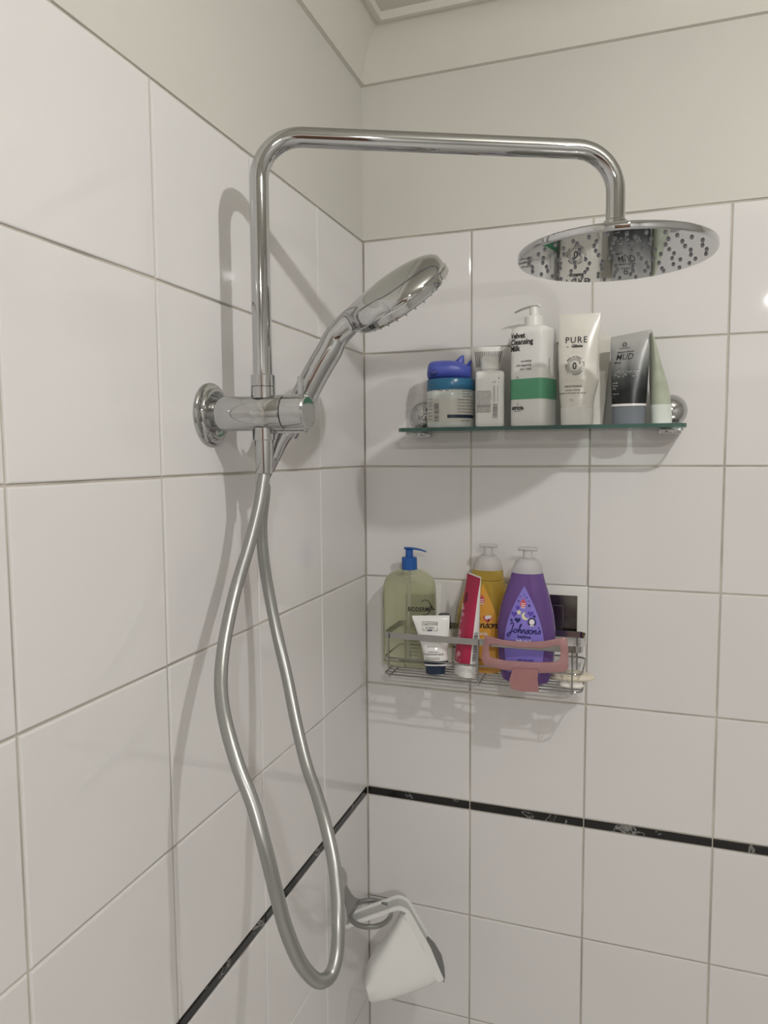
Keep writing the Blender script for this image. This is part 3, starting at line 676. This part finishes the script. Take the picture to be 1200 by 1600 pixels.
ribbon(mb, [(k(974)+.0024*math.cos(q), kz(546.5)+.0032*math.sin(q)) for q in np.linspace(-1.2, 4.3, 12)], .0012, mp, n=2); ribbon(mb, [(k(974)-.0018, kz(550.5)), (k(974)-.0001, kz(547)), (k(974)+.0018, kz(550.5))], .0006, mp)
text(mb, 'SUKINEARTH', .0026, k(974.5), kz(553), mp, 'CENTER', .01); text(mb, 'Moisture Charcoal', .0031, k(976), kz(559), mp, 'CENTER', .025, .15)
text(mb, 'MUD', .0135, k(974), kz(570.5), mp, 'CENTER', .002, .28, sx=.84); text(mb, 'Mask', .0046, k(964.5), kz(576), mp, 'CENTER', .005)
rg = random.Random(8)
for i in range(26):
    u_ = k(959+rg.random()*36); z_ = kz(588+rg.random()*9); ribbon(mb, [(u_-.0015, z_), (u_, z_+.0012*rg.uniform(-1, 1)), (u_+.0014, z_+.0004)], .0004, mp, 1, 3)
for i, st in enumerate(('purify', 'detox', 'clay', '', '100 ml', 'e')):
    if st: text(mb, st, .0034, k(957.5), kz(607+4.3*i), mp, 'LEFT', 0.0, mi=1)
mb.build('printed_text', [MT['ink'], MT['silver']], tm, kind='stuff')

# ---- pale green tube seen edge on
X, s = stand(1031, -.058, TOP); kz = lambda py: (671-py)*s
tg_ = thing('pale_green_tube', 'pale green tube seen edge-on with mint cap, rightmost on the shelf', 'tube', (X, -.058, TOP), (0, 0, math.radians(97)))
zt = kz(531); q = -20*s
# local x runs into the wall, local y across the picture
B = Body([(kz(641), .0175, .0150, 2.2, 0, 0), (kz(620), .0185, .0140, 2.2, 0, .0020), (kz(580), .0205, .0085, 2.2, 0, .0085), (kz(545), .0220, .0032, 2.5, 0, .0145), (zt-.002, .0225, .0011, 3, 0, .0170), (zt, .0225, .0010, 3, 0, .0172)])
mb = MB(); B.mesh(mb); mb.build('tube_body', MT['palegreen'], tg_, sharp=60)
mb = MB(); Body([(0, .0160, .0146, 2.3, 0, -.0015), (.001, .0166, .0152, 2.3, 0, -.0015), (kz(641), .0180, .0158, 2.2, 0, 0)], 40, 8, True).mesh(mb); mb.build('tube_cap', MT['palecap'], tg_, sharp=30)

# ================================================================== wire basket
BY0, BY1 = -.014, -.114
xl = at(599, 990, BY1)[0]; xr = at(912, 1020, BY1)[0]-.002
zb_ = (at(599, 991, BY1)[2]+at(905, 1017, BY1)[2])/2; zbot = (at(598, 1052, BY1)[2]+at(905, 1083, BY1)[2])/2; zmid = (at(598, 1027, BY1)[2]+at(880, 1052, BY1)[2])/2
K0 = ((xl+xr)/2, BY0, zbot)
tk = thing('wire_basket', 'steel wire shower basket on two adhesive wall plates', 'basket', K0)
def rr_loop(z, r=.012, n=6, inset=0.0):
    P = []
    for cx, cy, a0 in ((xr-r, BY1+r, -PI/2), (xr-r, BY0-r, 0), (xl+r, BY0-r, PI/2), (xl+r, BY1+r, PI)):
        P += [(cx+(r-inset)*math.cos(a0+PI/2*i/n), cy+(r-inset)*math.sin(a0+PI/2*i/n), z) for i in range(n+1)]
    return P
lo_ = rr_loop(zb_); mb = MB(); hb = .0052
mb.loft([[(p[0], p[1], zb_-hb), (p[0], p[1], zb_+hb), (q_[0], q_[1], zb_+hb), (q_[0], q_[1], zb_-hb)] for p, q_ in zip(lo_, rr_loop(zb_, inset=.0014))], closed=True); mb.build('top_band', MT['steel'], tk, shift=K0, sharp=50)
for nm, z in (('middle_wire', zmid), ('bottom_wire', zbot)):
    mb = MB(); mb.tube(rr_loop(z), .00145, 8, closed=True); mb.build(nm, MT['wire'], tk, shift=K0)
for i in range(6):
    y = BY1+(BY0-BY1)*(i+1)/7; mb = MB(); mb.tube([(xl, y, zbot+.0002), (xr, y, zbot+.0002)], .0012, 8); mb.build('floor_wire', MT['wire'], tk, shift=K0)
for fx in (0.03, .5, .955):
    x = xl+(xr-xl)*fx; mb = MB()
    mb.tube(catmull([(x, BY1-.0012, zb_+.003), (x, BY1-.0012, zbot+.004), (x, BY1+.002, zbot-.0025), (x, BY1+.012, zbot-.0028), (x, BY0-.01, zbot-.0028), (x, BY0-.001, zbot+.003), (x, BY0+.0012, zb_)], 4), .0013, 8); mb.build('cross_wire', MT['wire'], tk, shift=K0)
for cx, cy, w_, h_ in ((864, 958, 104, 90), (656, 955, 70, 86)):
    c = at(cx, cy, 0); s = mpp(c); mb = MB(); mb.box((c[0], -.0015, c[2]), (w_*s, .003, h_*s), .0012); pd = mb.build('adhesive_pad', MT['pad'], tk, shift=K0)
    mb = MB(); mb.box((c[0], -.0040, c[2]-.001), ((w_-30)*s, .0022, (h_-28)*s), .0008); mb.box((c[0], -.0060, c[2]-.004), (.036, .0024, .040), .001); mb.box((c[0], -.0105, zb_), (.03, .009, .010), .001)
    mb.build('mounting_plate', MT['plate'] if cx > 700 else MT['platelight'], pd, shift=K0, smooth=False)
FL = zbot+.0016

# ---- olive pump bottle
X, s = stand(640, -.048, FL); c = at(640, 972, -.048); X = c[0]; s = mpp(c); kz = lambda py: (at(640, py, -.048)[2]-FL); zt = kz(889)
to = thing('olive_pump_bottle', 'large clear olive green bottle with a blue pump in the basket', 'bottle', (X, -.048, FL), (0, 0, 0))
w = 41.5*s
B = Body([(0, w*.94, .026, 3, 0, 0), (.004, w, .0285, 3, 0, 0), (zt*.62, w, .0285, 3, 0, 0), (zt*.80, w*.985, .0285, 2.8, 0, 0), (zt*.90, w*.90, .0270, 2.6, 0, 0), (zt*.965, w*.68, .0220, 2.3, 0, 0), (zt, w*.36, .0150, 2, 0, 0)], 56, 40)
mb = MB(); B.mesh(mb); mb.build('bottle_body', MT['olive'], to, sharp=60)
mb = MB(); mb.tube([(0, 0, .008), (0, 0, zt)], .0030, 10); mb.build('dip_tube', MT['frost'], to)
pump(to, zt-.001, .0138, .0225, .0068, .0130, .02, .030, MT['bluepump'], .005)
mp = lambda u_, z_: B.front(u_, z_, .0006); mb = MB(); k = lambda px: (px-640)*s
text(mb, 'BIODERMA', .0108, k(663.5), kz(949), mp, 'CENTER', .02, sx=.78); ribbon(mb, [(k(671)+.0085*math.cos(q), kz(943)+.0130*math.sin(q)) for q in np.linspace(-2.0, 2.3, 14)], .0011, mp, n=3)
for i in range(7): text(mb, 'gel lavant', .0040, k(654), kz(984+5.5*i), mp, 'CENTER', .0, mi=0)
mb.build('printed_text', MT['ink'], to, kind='stuff')

# ---- white tube with navy cap, in front of the olive bottle
X = at(681, 1040, -.096)[0]; s = mpp((X, -.096, -.32)); py0 = lambda py: at(681, py, -.096)[2]-FL
tn = thing('conditioner_tube', 'white tube on a navy cap with a boxed name, before the olive bottle', 'tube', (X, -.0975, FL+.0022), (math.radians(-8.5), math.radians(-1), face_cam(X, -.096)))
zt = py0(962)-.0035; zc = .0138
B = Body([(zc, 18*s, .0150, 2, .001, 0), (zc+.008, 19*s, .0155, 2, .001, 0), (zc+.022, 19.8*s, .0150, 2.1, 0, 0), (zc+.045, 23.5*s, .0105, 2.2, -.002, 0), (zt-.012, 28*s, .0035, 2.6, -.005, 0), (zt-.005, 29.3*s, .0011, 3, -.006, 0), (zt, 29.8*s, .0010, 3, -.0065, 0)])
mb = MB(); B.mesh(mb); mb.build('tube_body', MT['whitegloss'], tn, sharp=60)
mb = MB(); mb.lathe([(0, .0150), (.0008, .0163), (zc-.001, .0172), (zc+.0005, .0160)], seg=40); mb.build('tube_cap', MT['navy'], tn, sharp=30)
mp = lambda u_, z_: B.front(u_, z_, .0006); mb = MB(); kz = lambda py: py0(py); k = lambda px: (px-681)*s
B.mesh(mb, kz(1038.5), kz(1033.5), .0004, 1, cap=False)
text(mb, 'CHRISTOPHE', .0060, k(673), kz(980.5), mp, 'CENTER', .004, sx=.78); text(mb, 'ROBIN', .0056, k(673), kz(986), mp, 'CENTER', .004, sx=.85)
for a_, b_ in (((662, 974.5), (685, 975.5)), ((662, 974.5), (662, 977)), ((685, 975.5), (685, 978)), ((662, 983), (662, 987.5)), ((685, 984), (685, 988.5)), ((662, 987.5), (668, 987.8)), ((678, 988.3), (685, 988.5))):
    ribbon(mb, [(k(a_[0]), kz(a_[1])), (k(b_[0]), kz(b_[1]))], .0007, mp)
blob(mb, rect(k(669), kz(988.8), k(677), kz(986.8), 2), mp, 1)
text(mb, 'NETTOYANT', .0030, k(677), kz(1013), mp); text(mb, 'PURIFYING', .0034, k(678), kz(1021), mp); text(mb, 'CONDITIONER GELEE', .0034, k(678), kz(1024.5), mp, 'CENTER', .012); lines(mb, k(666), k(692), kz(1029), .0024, 2, .0007, mp, (.8, 1), seed=21); text(mb, 'PARIS', .0042, k(680), kz(1046), mp, 'CENTER', .0, mi=2)
mb.build('printed_text', [MT['ink'], MT['navy'], MT['greyink']], tn, kind='stuff')

# ---- small bottle behind it
X = at(694, 1000, -.040)[0]; s = mpp((X, -.04, -.32))
tq = thing('small_white_bottle', 'small white bottle with a round black cap, half hidden behind the navy-capped tube', 'bottle', (X, -.040, FL)); zt = at(694, 959, -.04)[2]-FL
mb = MB(); mb.lathe([(0, .012), (.001, .0145), (zt*.40, .0160), (zt*.62, .0150), (zt*.72, .0115), (zt*.74, .008)], seg=36); mb.build('bottle_body', MT['whitegloss'], tq, sharp=40)
mb = MB(); mb.lathe([(zt*.72, .0085), (zt*.73, .0118), (zt*.96, .0112), (zt, .0085), (zt, .001)], seg=36); mb.build('round_cap', MT['dark'], tq, sharp=40)

# ---- raspberry tube
X = at(731, 1060, -.090)[0]; s = mpp((X, -.09, -.34))
pz = lambda py: at(731, py, -.075)[2]-FL
tr = thing('raspberry_tube', 'raspberry red flat tube with white cap leaning beside the amber bottle', 'tube', (X-.006, -.084, FL+.0012), (math.radians(-3), math.radians(4.2), math.radians(-44)))
zt = pz(896); zc = pz(1036)
B = Body([(zc, .0215, .0160, 2.6, 0, 0), (zc+.02, .0215, .0155, 2.6, 0, 0), (zt*.55, .0205, .0115, 2.5, 0, 0), (zt*.85, .0200, .0045, 2.6, 0, 0), (zt-.006, .0205, .0011, 3, 0, 0), (zt, .0205, .0010, 3, 0, 0)])
mb = MB(); B.mesh(mb); mb.build('tube_body', MT['white'], tr, sharp=60)
mb = MB(); Body([(0, .0195, .0150, 2.6, 0, 0), (.001, .0205, .0158, 2.6, 0, 0), (.009, .0208, .0160, 2.6, 0, 0), (.0092, .0204, .0156, 2.6, 0, 0), (.0100, .0208, .0160, 2.6, 0, 0), (zc+.001, .0215, .0164, 2.6, 0, 0)], 48, 6, True).mesh(mb); mb.build('tube_cap', MT['white'], tr, sharp=30)
mb = MB(); hwf = lambda z: B.sec(z)[1]*.86
band(mb, zc+.0035, zt-.0018, lambda z: hwf(z)*1.08, lambda u_, z_: B.front(u_, z_, .0004), 16, 24, c=lambda z: .0008); pl = mb.build('red_label', MT['red'], tr)
mp = lambda u_, z_: B.front(u_, z_, .0008); mb = MB()
band(mb, zt*.30, zt*.70, lambda z: .0042, mp, 10, 4, 1, c=lambda z: -.0150)
barcode(mb, -.0190, -.0118, zt*.35, zt*.64, lambda u_, z_: B.front(u_, z_, .0011), True, seed=5, n=22, mi=2)
lines(mb, -.0105, .002, zt*.80, .0035, 5, .002, mp, (.6, .9), seed=31, mi=2)
for fx, fz, r in ((-.008, .66, .0035), (-.006, .60, .004), (-.009, .53, .0032), (-.007, .42, .0055), (-.006, .36, .005), (.000, .22, .0045), (-.004, .20, .004)):
    for q in range(5):
        blob(mb, circle(fx+r*.6*math.cos(q*1.257), zt*fz+r*.6*math.sin(q*1.257), r*.42, 9), mp, 0, 1)
ribbon(mb, [(-.006+.0032*math.cos(q), zt*.155+.0042*math.sin(q)) for q in np.linspace(0, 6.28, 12)], .0006, mp, 0, 2); blob(mb, circle(-.0062, zt*.155, .0016, 10, .0024), mp, 0, 1)
lines(mb, -.0005, .008, zt*.165, .003, 4, .0009, mp, (.6, .9), seed=33, mi=0)
mb.build('printed_text', [MT['pinkprint'], MT['white'], MT['ink']], pl, kind='stuff')
mb = MB(); ms_ = lambda v_, z_: (lambda sc_: (sc_[1]*(1-min(abs(v_/sc_[2]), .99)**sc_[3])**(1/sc_[3])+.0006, v_, z_))(B.sec(z_))
barcode(mb, -.0040, .0030, zc+.012, zc+.060, ms_, True, seed=41, n=30); mb.build('side_print', MT['greyink'], tr, kind='stuff')

# ---- baby bath bottles
J = [[(.2, 1.9), (.6, 2.35), (1.0, 2.1), (.88, 1.0), (.65, -.5), (.25, -1.1), (-.08, -.8), (.15, -.3), (.8, .15), (1.35, .4)],
     [(1.9, .88), (1.5, .8), (1.36, .35), (1.6, .02), (2.0, .15), (2.1, .6), (1.9, .88), (2.3, .6)],
     [(2.3, .5), (2.7, 1.4), (2.92, 2.05), (2.75, 2.15), (2.6, 1.5), (2.5, 0)], [(2.5, .1), (2.66, .6), (2.95, .9), (3.1, .65), (3.06, .2), (3.2, 0), (3.42, .25)]]
def nlet(x): return [[(x, .88), (x+.04, .4), (x, 0)], [(x, .1), (x+.16, .6), (x+.45, .9), (x+.6, .65), (x+.56, .2), (x+.7, 0), (x+.95, .25)]]
def slet(x): return [[(x, .2), (x+.4, 1.0), (x+.45, .6), (x+.6, .25), (x+.35, 0), (x+.08, .1)]]
def olet(x): return [[(x+.55, .88), (x+.15, .8), (x+.02, .35), (x+.25, .02), (x+.65, .15), (x+.75, .6), (x+.55, .88), (x+.95, .65)]]
J += nlet(3.42)+slet(4.35)+olet(5.05)+nlet(6.05)+[[(7.12, 1.7), (7.05, 1.25)]]+slet(7.1)
def johnson(mb, u, z, sc, mapf, mi, w):
    for st in J: ribbon(mb, [(u+(p[0]+.18*p[1]-4.0)*sc, z+p[1]*sc) for p in st], w, mapf, mi, 5)

def baby_bottle(name, label, pxc, Y, gel, lab, top_py, pxtop, liq_py, bot_py, word, purple, rz):
    X = at(pxc, 1000, Y)[0]; s = mpp((X, Y, -.3)); fz = lambda py: at(pxc, py, Y)[2]-FL
    t_ = thing(name, label, 'bottle', (X, Y, FL), (0, 0, rz)); zl = fz(liq_py); dx = (pxtop-pxc)*s
    B = Body([(0, .0350, .0205, 2.3, 0, 0), (.004, .0385, .0235, 2.3, 0, 0), (zl*.25, .0452, .0262, 2.3, 0, 0), (zl*.45, .0470, .0266, 2.3, 0, 0), (zl*.62, .0440, .0262, 2.2, 0, 0), (zl*.80, .0360, .0240, 2.1, dx*.3, 0), (zl*.93, .0285, .0215, 2, dx*.7, 0), (zl, .0252, .0205, 2, dx, 0)])
    mb = MB(); B.mesh(mb); mb.build('bottle_body', gel, t_, sharp=60)
    zc = fz(liq_py-22); zt = fz(top_py)
    mb = MB(); Body([(zl-.0005, .0250, .0205, 2, dx, 0), (zl+.010, .0222, .0190, 2, dx, 0), (zc-.003, .0165, .0155, 2, dx, 0), (zc, .0125, .0125, 2, dx, 0)], 40, 14).mesh(mb); mb.build('cap_collar', MT['frost'], t_, sharp=50)
    mb = MB(); mb.lathe([(zc-.001, .0078), (zt-.007, .0070)], (dx, 0, 0), seg=24); mb.build('pump_stem', MT['frost'], t_)
    mb = MB(); rings = []
    for q, wv in ((-.0150, .004), (-.0135, .0072), (-.006, .0090), (.004, .0090), (.0110, .0075), (.0150, .0040)):
        rings.append([(dx+q, wv*math.cos(a), zt-.0042+.0032*math.sin(a)-abs(q)*.05) for a in [2*PI*j/16 for j in range(16)]])
    mb.loft(rings); mb.build('pump_top', MT['frost'], t_)
    # drop-shaped label
    z0, z1 = fz(1046), fz(912 if purple else 909); zw = fz(1000)
    def hw(z):
        if z < zw: return .0315-.006*((zw-z)/(zw-z0))**2
        q = (z-zw)/(z1-zw); return .0315*max(1-q**1.75, .004)
    mb = MB(); band(mb, z0, z1, hw, lambda u_, z_: B.front(u_, z_, .0004), 30, 16); lb = mb.build('drop_label', lab, t_)
    mp = lambda u_, z_: B.front(u_, z_, .0009); mp2 = lambda u_, z_: B.front(u_, z_, .0013); mb = MB()
    dc = drop
    blob(mb, dc(-.001, fz(937 if purple else 931), .0058), mp, 0)
    for i in range(3): blob(mb, rect(-.0042, fz(939+3*i if purple else 933+3*i), .0025, fz(937.8+3*i if purple else 931.8+3*i), 2), mp2, 1, 1)
    if purple:
        blob(mb, star(-.0075, fz(952), .0050), mp, 2)
        mo = [(.0030+.0062*math.cos(q), fz(957)+.0062*math.sin(q)) for q in np.linspace(1.8, 5.9, 12)]+[(.0062+.0052*math.cos(q), fz(955.3)+.0052*math.sin(q)) for q in np.linspace(5.4, 2.2, 10)]
        c_ = np.mean(mo, axis=0)
        n_ = len(mo); V = [mp(*p) for p in mo]; mb.add(V, [(i, i+1, n_-2-i, n_-1-i) for i in range(n_//2-1)], 2)
        blob(mb, heart(-.0095, fz(964), .0050), mp, 3); blob(mb, heart(-.0150, fz(955), .0050), mp, 4); blob(mb, heart(.0108, fz(953), .0050), mp, 4); blob(mb, circle(-.0095, fz(945), .0034, 10), mp, 4, 2)
        for cx, py, r in ((-.0195, 965, .0032), (.0165, 957, .0034), (-.0085, 935, .0022), (.0085, 941, .0030), (-.006, 928, .0016), (.0042, 929, .0016), (.0005, 925, .0014), (.0080, 934, .0014)): blob(mb, star(cx, fz(py), r), mp, 3, 1)
        blob(mb, circle(.0130, fz(966), .0066, 20, .0072), mp, 3); blob(mb, circle(.0130, fz(965.5), .0042, 16, .0046), mp2, 1); blob(mb, rect(.0096, fz(972), .0164, fz(970.3), 4), mp2, 1, 1)
    else:
        blob(mb, heart(.0085, fz(961), .0075), mp, 0); blob(mb, circle(.0075, fz(959), .0035, 12), mp2, 1); blob(mb, circle(.0120, fz(958), .0030, 12), mp2, 1); blob(mb, circle(.0100, fz(963.5), .0018, 8), mp2, 3)
    johnson(mb, .0015, fz(983.5 if purple else 975), .0066 if purple else .0078, mp, 3, .0017)
    text(mb, word, .0075, .001, fz(991 if purple else 986), mp, 'CENTER', .02, mi=3 if purple else 1, sx=.85); text(mb, 'baby bath', .0075, .001, fz(998 if purple else 995), mp, 'CENTER', .03, mi=1, sx=.85)
    text(mb, 'calm & mild', .0060, .003, fz(1026), mp, 'CENTER', .01, mi=3, sx=.9)
    mb.build('printed_text', [MT['redink'], MT['whiteink'], MT['yellowink'], MT['navyink'] if purple else MT['ink'], MT['lilac2']], lb, kind='stuff')
    return t_
baby_bottle('baby_bath_bottle', 'amber yellow baby bath bottle with frosted pump behind the raspberry tube', 757, -.040, MT['amber'], MT['orangeink'], 848, 762, 889, 1050, 'gentle', False, .06)
baby_bottle('baby_bath_bottle', 'purple bedtime baby bath bottle with lilac drop label behind the pink clip', 822, -.083, MT['purple'], MT['lilac'], 853, 823, 894, 1062, 'bedtime', True, -.02)

# ---- pink claw clip over the front band
cy = BY1-.0085
def cp_(px, py): p = at(px, py, cy); return (p[0], p[2])
out = [(758, 993), (785, 999), (815, 1002), (850, 1001), (880, 996), (886, 998), (888, 1015), (888, 1044), (882, 1050), (845, 1051), (820, 1049), (790, 1046), (757, 1040), (752, 1030), (754, 1010)]
inn = [(766, 1006), (790, 1008), (815, 1011), (850, 1012), (870, 1008), (875, 1010), (876, 1020), (875, 1030), (870, 1034), (845, 1034), (820, 1033), (790, 1031), (766, 1027), (764, 1020), (764, 1012)]
o2 = [cp_(*p) for p in out]; i2 = [cp_(*p) for p in inn]; xm = cp_(820, 1020)[0]; C0 = (xm, cy, cp_(820, 1078)[1])
tcl = thing('hair_claw_clip', 'pink translucent rectangular hair claw clip hooked on the basket front', 'hair clip', C0)
mb = MB(); n = len(o2); yo = lambda x: cy-.004+((x-xm)/.07)**2*.006
def cfr(p, dy): return (p[0], yo(p[0])+dy, p[1])
lay_ = [(o2, .0018, 1), (o2, 0.0, .0), (o2, -.0018, .0)]
def shrink(P, Qp, f): return [(a[0]+(b[0]-a[0])*f, a[1]+(b[1]-a[1])*f) for a, b in zip(P, Qp)]
loops = [[cfr(p, .0026) for p in shrink(o2, i2, .12)], [cfr(p, .0012) for p in o2], [cfr(p, -.0012) for p in o2], [cfr(p, -.0026) for p in shrink(o2, i2, .15)], [cfr(p, -.0026) for p in shrink(o2, i2, .85)], [cfr(p, -.0012) for p in i2], [cfr(p, .0012) for p in i2], [cfr(p, .0026) for p in shrink(o2, i2, .88)]]
mb.loft(loops, closed=True); mb.build('front_jaw', MT['clip'], tcl, shift=C0, sharp=40)
tabp = [cp_(*p) for p in ((803, 1042), (842, 1044), (841, 1060), (843, 1078), (822, 1078), (800, 1074), (797, 1060))]
mb = MB(); mb.prism(tabp, cy-.0095, cy-.0060); mb.build('finger_tab', MT['clipdark'], tcl, shift=C0, sharp=30)
mb = MB(); a_, b_ = cp_(806, 1056), cp_(838, 1058); mb.tube([(a_[0], cy-.003, a_[1]), (b_[0], cy-.003, b_[1])], .0034, 14); mb.build('spring_barrel', MT['clipdark'], tcl, shift=C0)
for px in (775, 795, 815, 835, 855, 870):
    p = cp_(px, 1006); mb = MB(); mb.tube(catmull([(p[0], yo(p[0]), p[1]), (p[0], yo(p[0])+.0045, p[1]+.0008), (p[0], BY1+.0005, p[1]+.0012)], 4), .0012, 8); mb.build('tooth', MT['clip'], tcl, shift=C0)

# ---- two soaps
def soap(name, label, px, py, zc, a, b, c, m, rz, ridges):
    p = atz(px, py, zc); t_ = thing(name, label, 'soap', (p[0], p[1], zc-c), (0, 0, rz)); mb = MB(); rings = []
    for f in np.linspace(-1, 1, 17):
        q = math.sqrt(max(1-abs(f)**2.4, 0)); rings.append([(a*q*math.cos(t)+1e-6*math.cos(t), b*q*math.sin(t)+1e-6*math.sin(t), c+c*f) for t in [2*PI*j/36 for j in range(36)]])
    mb.loft(rings); mb.build('soap_bar', m, t_, sharp=70)
    for i in range(ridges):
        mb = MB(); f = -.6+1.2*i/max(ridges-1, 1); mb.tube([(a*f, b*g, c+c*1.0*math.sqrt(max(1-abs(f)**2.2-abs(g)**2.2, .02))) for g in np.linspace(-.62, .62, 9)], .0007, 6); mb.build('surface_line', m, t_)
    return t_
soap('soap_bar', 'cream soap bar at the right end of the basket, poking through the side', 893, 1056, FL+.0085, .0360, .0210, .0080, MT['cream'], .10, 2)
soap('soap_bar', 'small white oval soap at the front right corner below the cream bar', 893, 1070, FL+.0052, .0190, .0112, .0048, MT['soap'], .05, 3)

# ================================================================== ring holder and rinse cup
rc = at(577, 1427, -.158); RZH = rc[2]; fl = atx(526, 1381, 0.0)
rc = atz(578, 1427, RZH)
N0 = (0, fl[1], fl[2])
tn_ = thing('wall_ring_holder', 'grey metal ring holder on a chrome wall disc behind the hose', 'holder', N0)
mb = MB(); mb.lathe([(0, .0270), (.004, .0270), (.007, .0255), (.012, .0205), (.015, .0130), (.0155, .0005)], (0, fl[1], fl[2]), (1, 0, 0), 40); mb.build('wall_disc', MT['chrome'], tn_, shift=N0, sharp=40)
ro = .0385; mb = MB(); th_ = .0032
mb.lathe([(-th_, ro-.0058), (-th_, ro-.0004), (-th_+.0006, ro), (th_-.0006, ro), (th_, ro-.0004), (th_, ro-.0058), (th_-.0006, ro-.0062), (-th_+.0006, ro-.0062)], rc, (0, 0, 1), 56, closed=True, cap=False)
mb.build('ring', MT['ringm'], tn_, shift=N0, sharp=40)
mb = MB(); rings = []
for f in np.linspace(0, 1, 10):
    x = .012+(rc[0]-ro+.010-.012)*f; zc = fl[2]*(1-f)**1.5+RZH*(1-(1-f)**1.5); w_ = .009+.017*f**2; h_ = .0045
    yc = fl[1]+(rc[1]-fl[1])*f
    # fork ends against the ring
    rings.append([(x, yc-w_, zc-h_), (x, yc+w_, zc-h_), (x, yc+w_, zc+h_), (x, yc-w_, zc+h_)])
mb.loft(rings); mb.build('holder_arm', MT['ringm'], tn_, shift=N0, sharp=30)

DC = float((rc-CAM) @ FW)-.004
vd = Vector(ray(640, 1480)).normalized()
hd = Vector((vd.x, vd.y, 0)).normalized()            # level direction away from the viewer
def pc(px, py, dep=0.0): return Vector(atd(px, py, DC))+hd*dep
tip_ = pc(628, 1420)
U0 = tuple(pc(580, 1540))
tu_ = thing('rinse_cup', 'white and grey rinse cup hanging by its handle from the ring holder', 'cup', U0)
# sections from the base to the mouth: (edge pixel on the handle side, edge pixel on the far side, half depth)
W2 = .0330
secs = [((571, 1536), (577, 1563), .026), ((570, 1529), (585, 1565), .031), ((582, 1505), (612, 1560), .032), ((603, 1476), (645, 1553), .028), ((618, 1452), (672, 1546), .022), ((630, 1428), (691, 1537), W2/2)]
rings = []; inner = []
for (p, q_, hdp) in secs:
    for store, f, hq in ((rings, 1.0, hdp), (inner, .95, hdp-.0022)):
        a_, b_ = pc(*p), pc(*q_); c_ = (a_+b_)/2+hd*(W2/2); h_ = (b_-a_)/2*f; ring = []
        for j in range(40):
            t_ = 2*PI*j/40; c, s_ = math.cos(t_), math.sin(t_); ring.append(c_+h_*math.copysign(abs(c)**.6, c)+hd*(hq*math.copysign(abs(s_)**.6, s_)))
        store.append(ring)
mb = MB(); mb.loft(rings+inner[::-1][:5]); mb.build('cup_body', MT['cup'], tu_, shift=U0, sharp=50)
# handle: channel strip running along the mouth and bending back over the ring
hpx = [(689, 1533), (680, 1512), (668, 1484), (652, 1456), (638, 1431), (630, 1424), (620, 1422), (603, 1428), (582, 1435), (560, 1443), (541, 1451)]
hc = catmull([tuple(pc(*p)) for p in hpx], 6)
def strip(mb, d0, d1, th, lift, i0=0, i1=None):
    R = []
    for i, p in enumerate(hc[:i1]):
        if i < i0: continue
        tg = Vector(hc[min(i+1, len(hc)-1)]-hc[max(i-1, 0)]).normalized(); nr = hd.cross(tg).normalized()
        if i > 26: nr = nr if nr.z > 0 else -nr
        elif nr.dot(Vector(RT)) < 0: nr = -nr
        b = Vector(p)+nr*lift; R.append([b+hd*d0, b+hd*d1, b+hd*d1+nr*th, b+hd*d0+nr*th])
    mb.loft(R)
mb = MB(); strip(mb, 0.0, .0030, .0115, -.006, 0, 27); strip(mb, 0.0, .0030, .0065, -.001, 26); hdl = mb.build('handle_rail', MT['cup'], tu_, shift=U0, sharp=50)
mb = MB(); strip(mb, W2-.0030, W2, .0065, -.001, 9); mb.build('handle_rail', MT['cup'], tu_, shift=U0, sharp=50)
mb = MB(); strip(mb, .002, W2-.002, .002, -.001, 9); mb.build('handle_web', MT['cupgrey'], hdl, shift=U0, sharp=50)
mb = MB(); lp = [pc(*p) for p in ((668, 1484), (672, 1494), (681, 1512), (690, 1530), (693, 1538))]
R = []
for i, p in enumerate(lp):
    f = i/4; o = Vector(RT)*(.010*math.sin(PI*min(f*1.1, 1))+.001)+Vector(UP)*.004*(1-f); R.append([p+hd*.004, p+hd*(W2-.004)+o*.6, p+hd*(W2-.004)+o, p+hd*.004+o])
mb.loft(R); mb.build('rubber_lip', MT['rubber'], tu_, shift=U0, sharp=30)
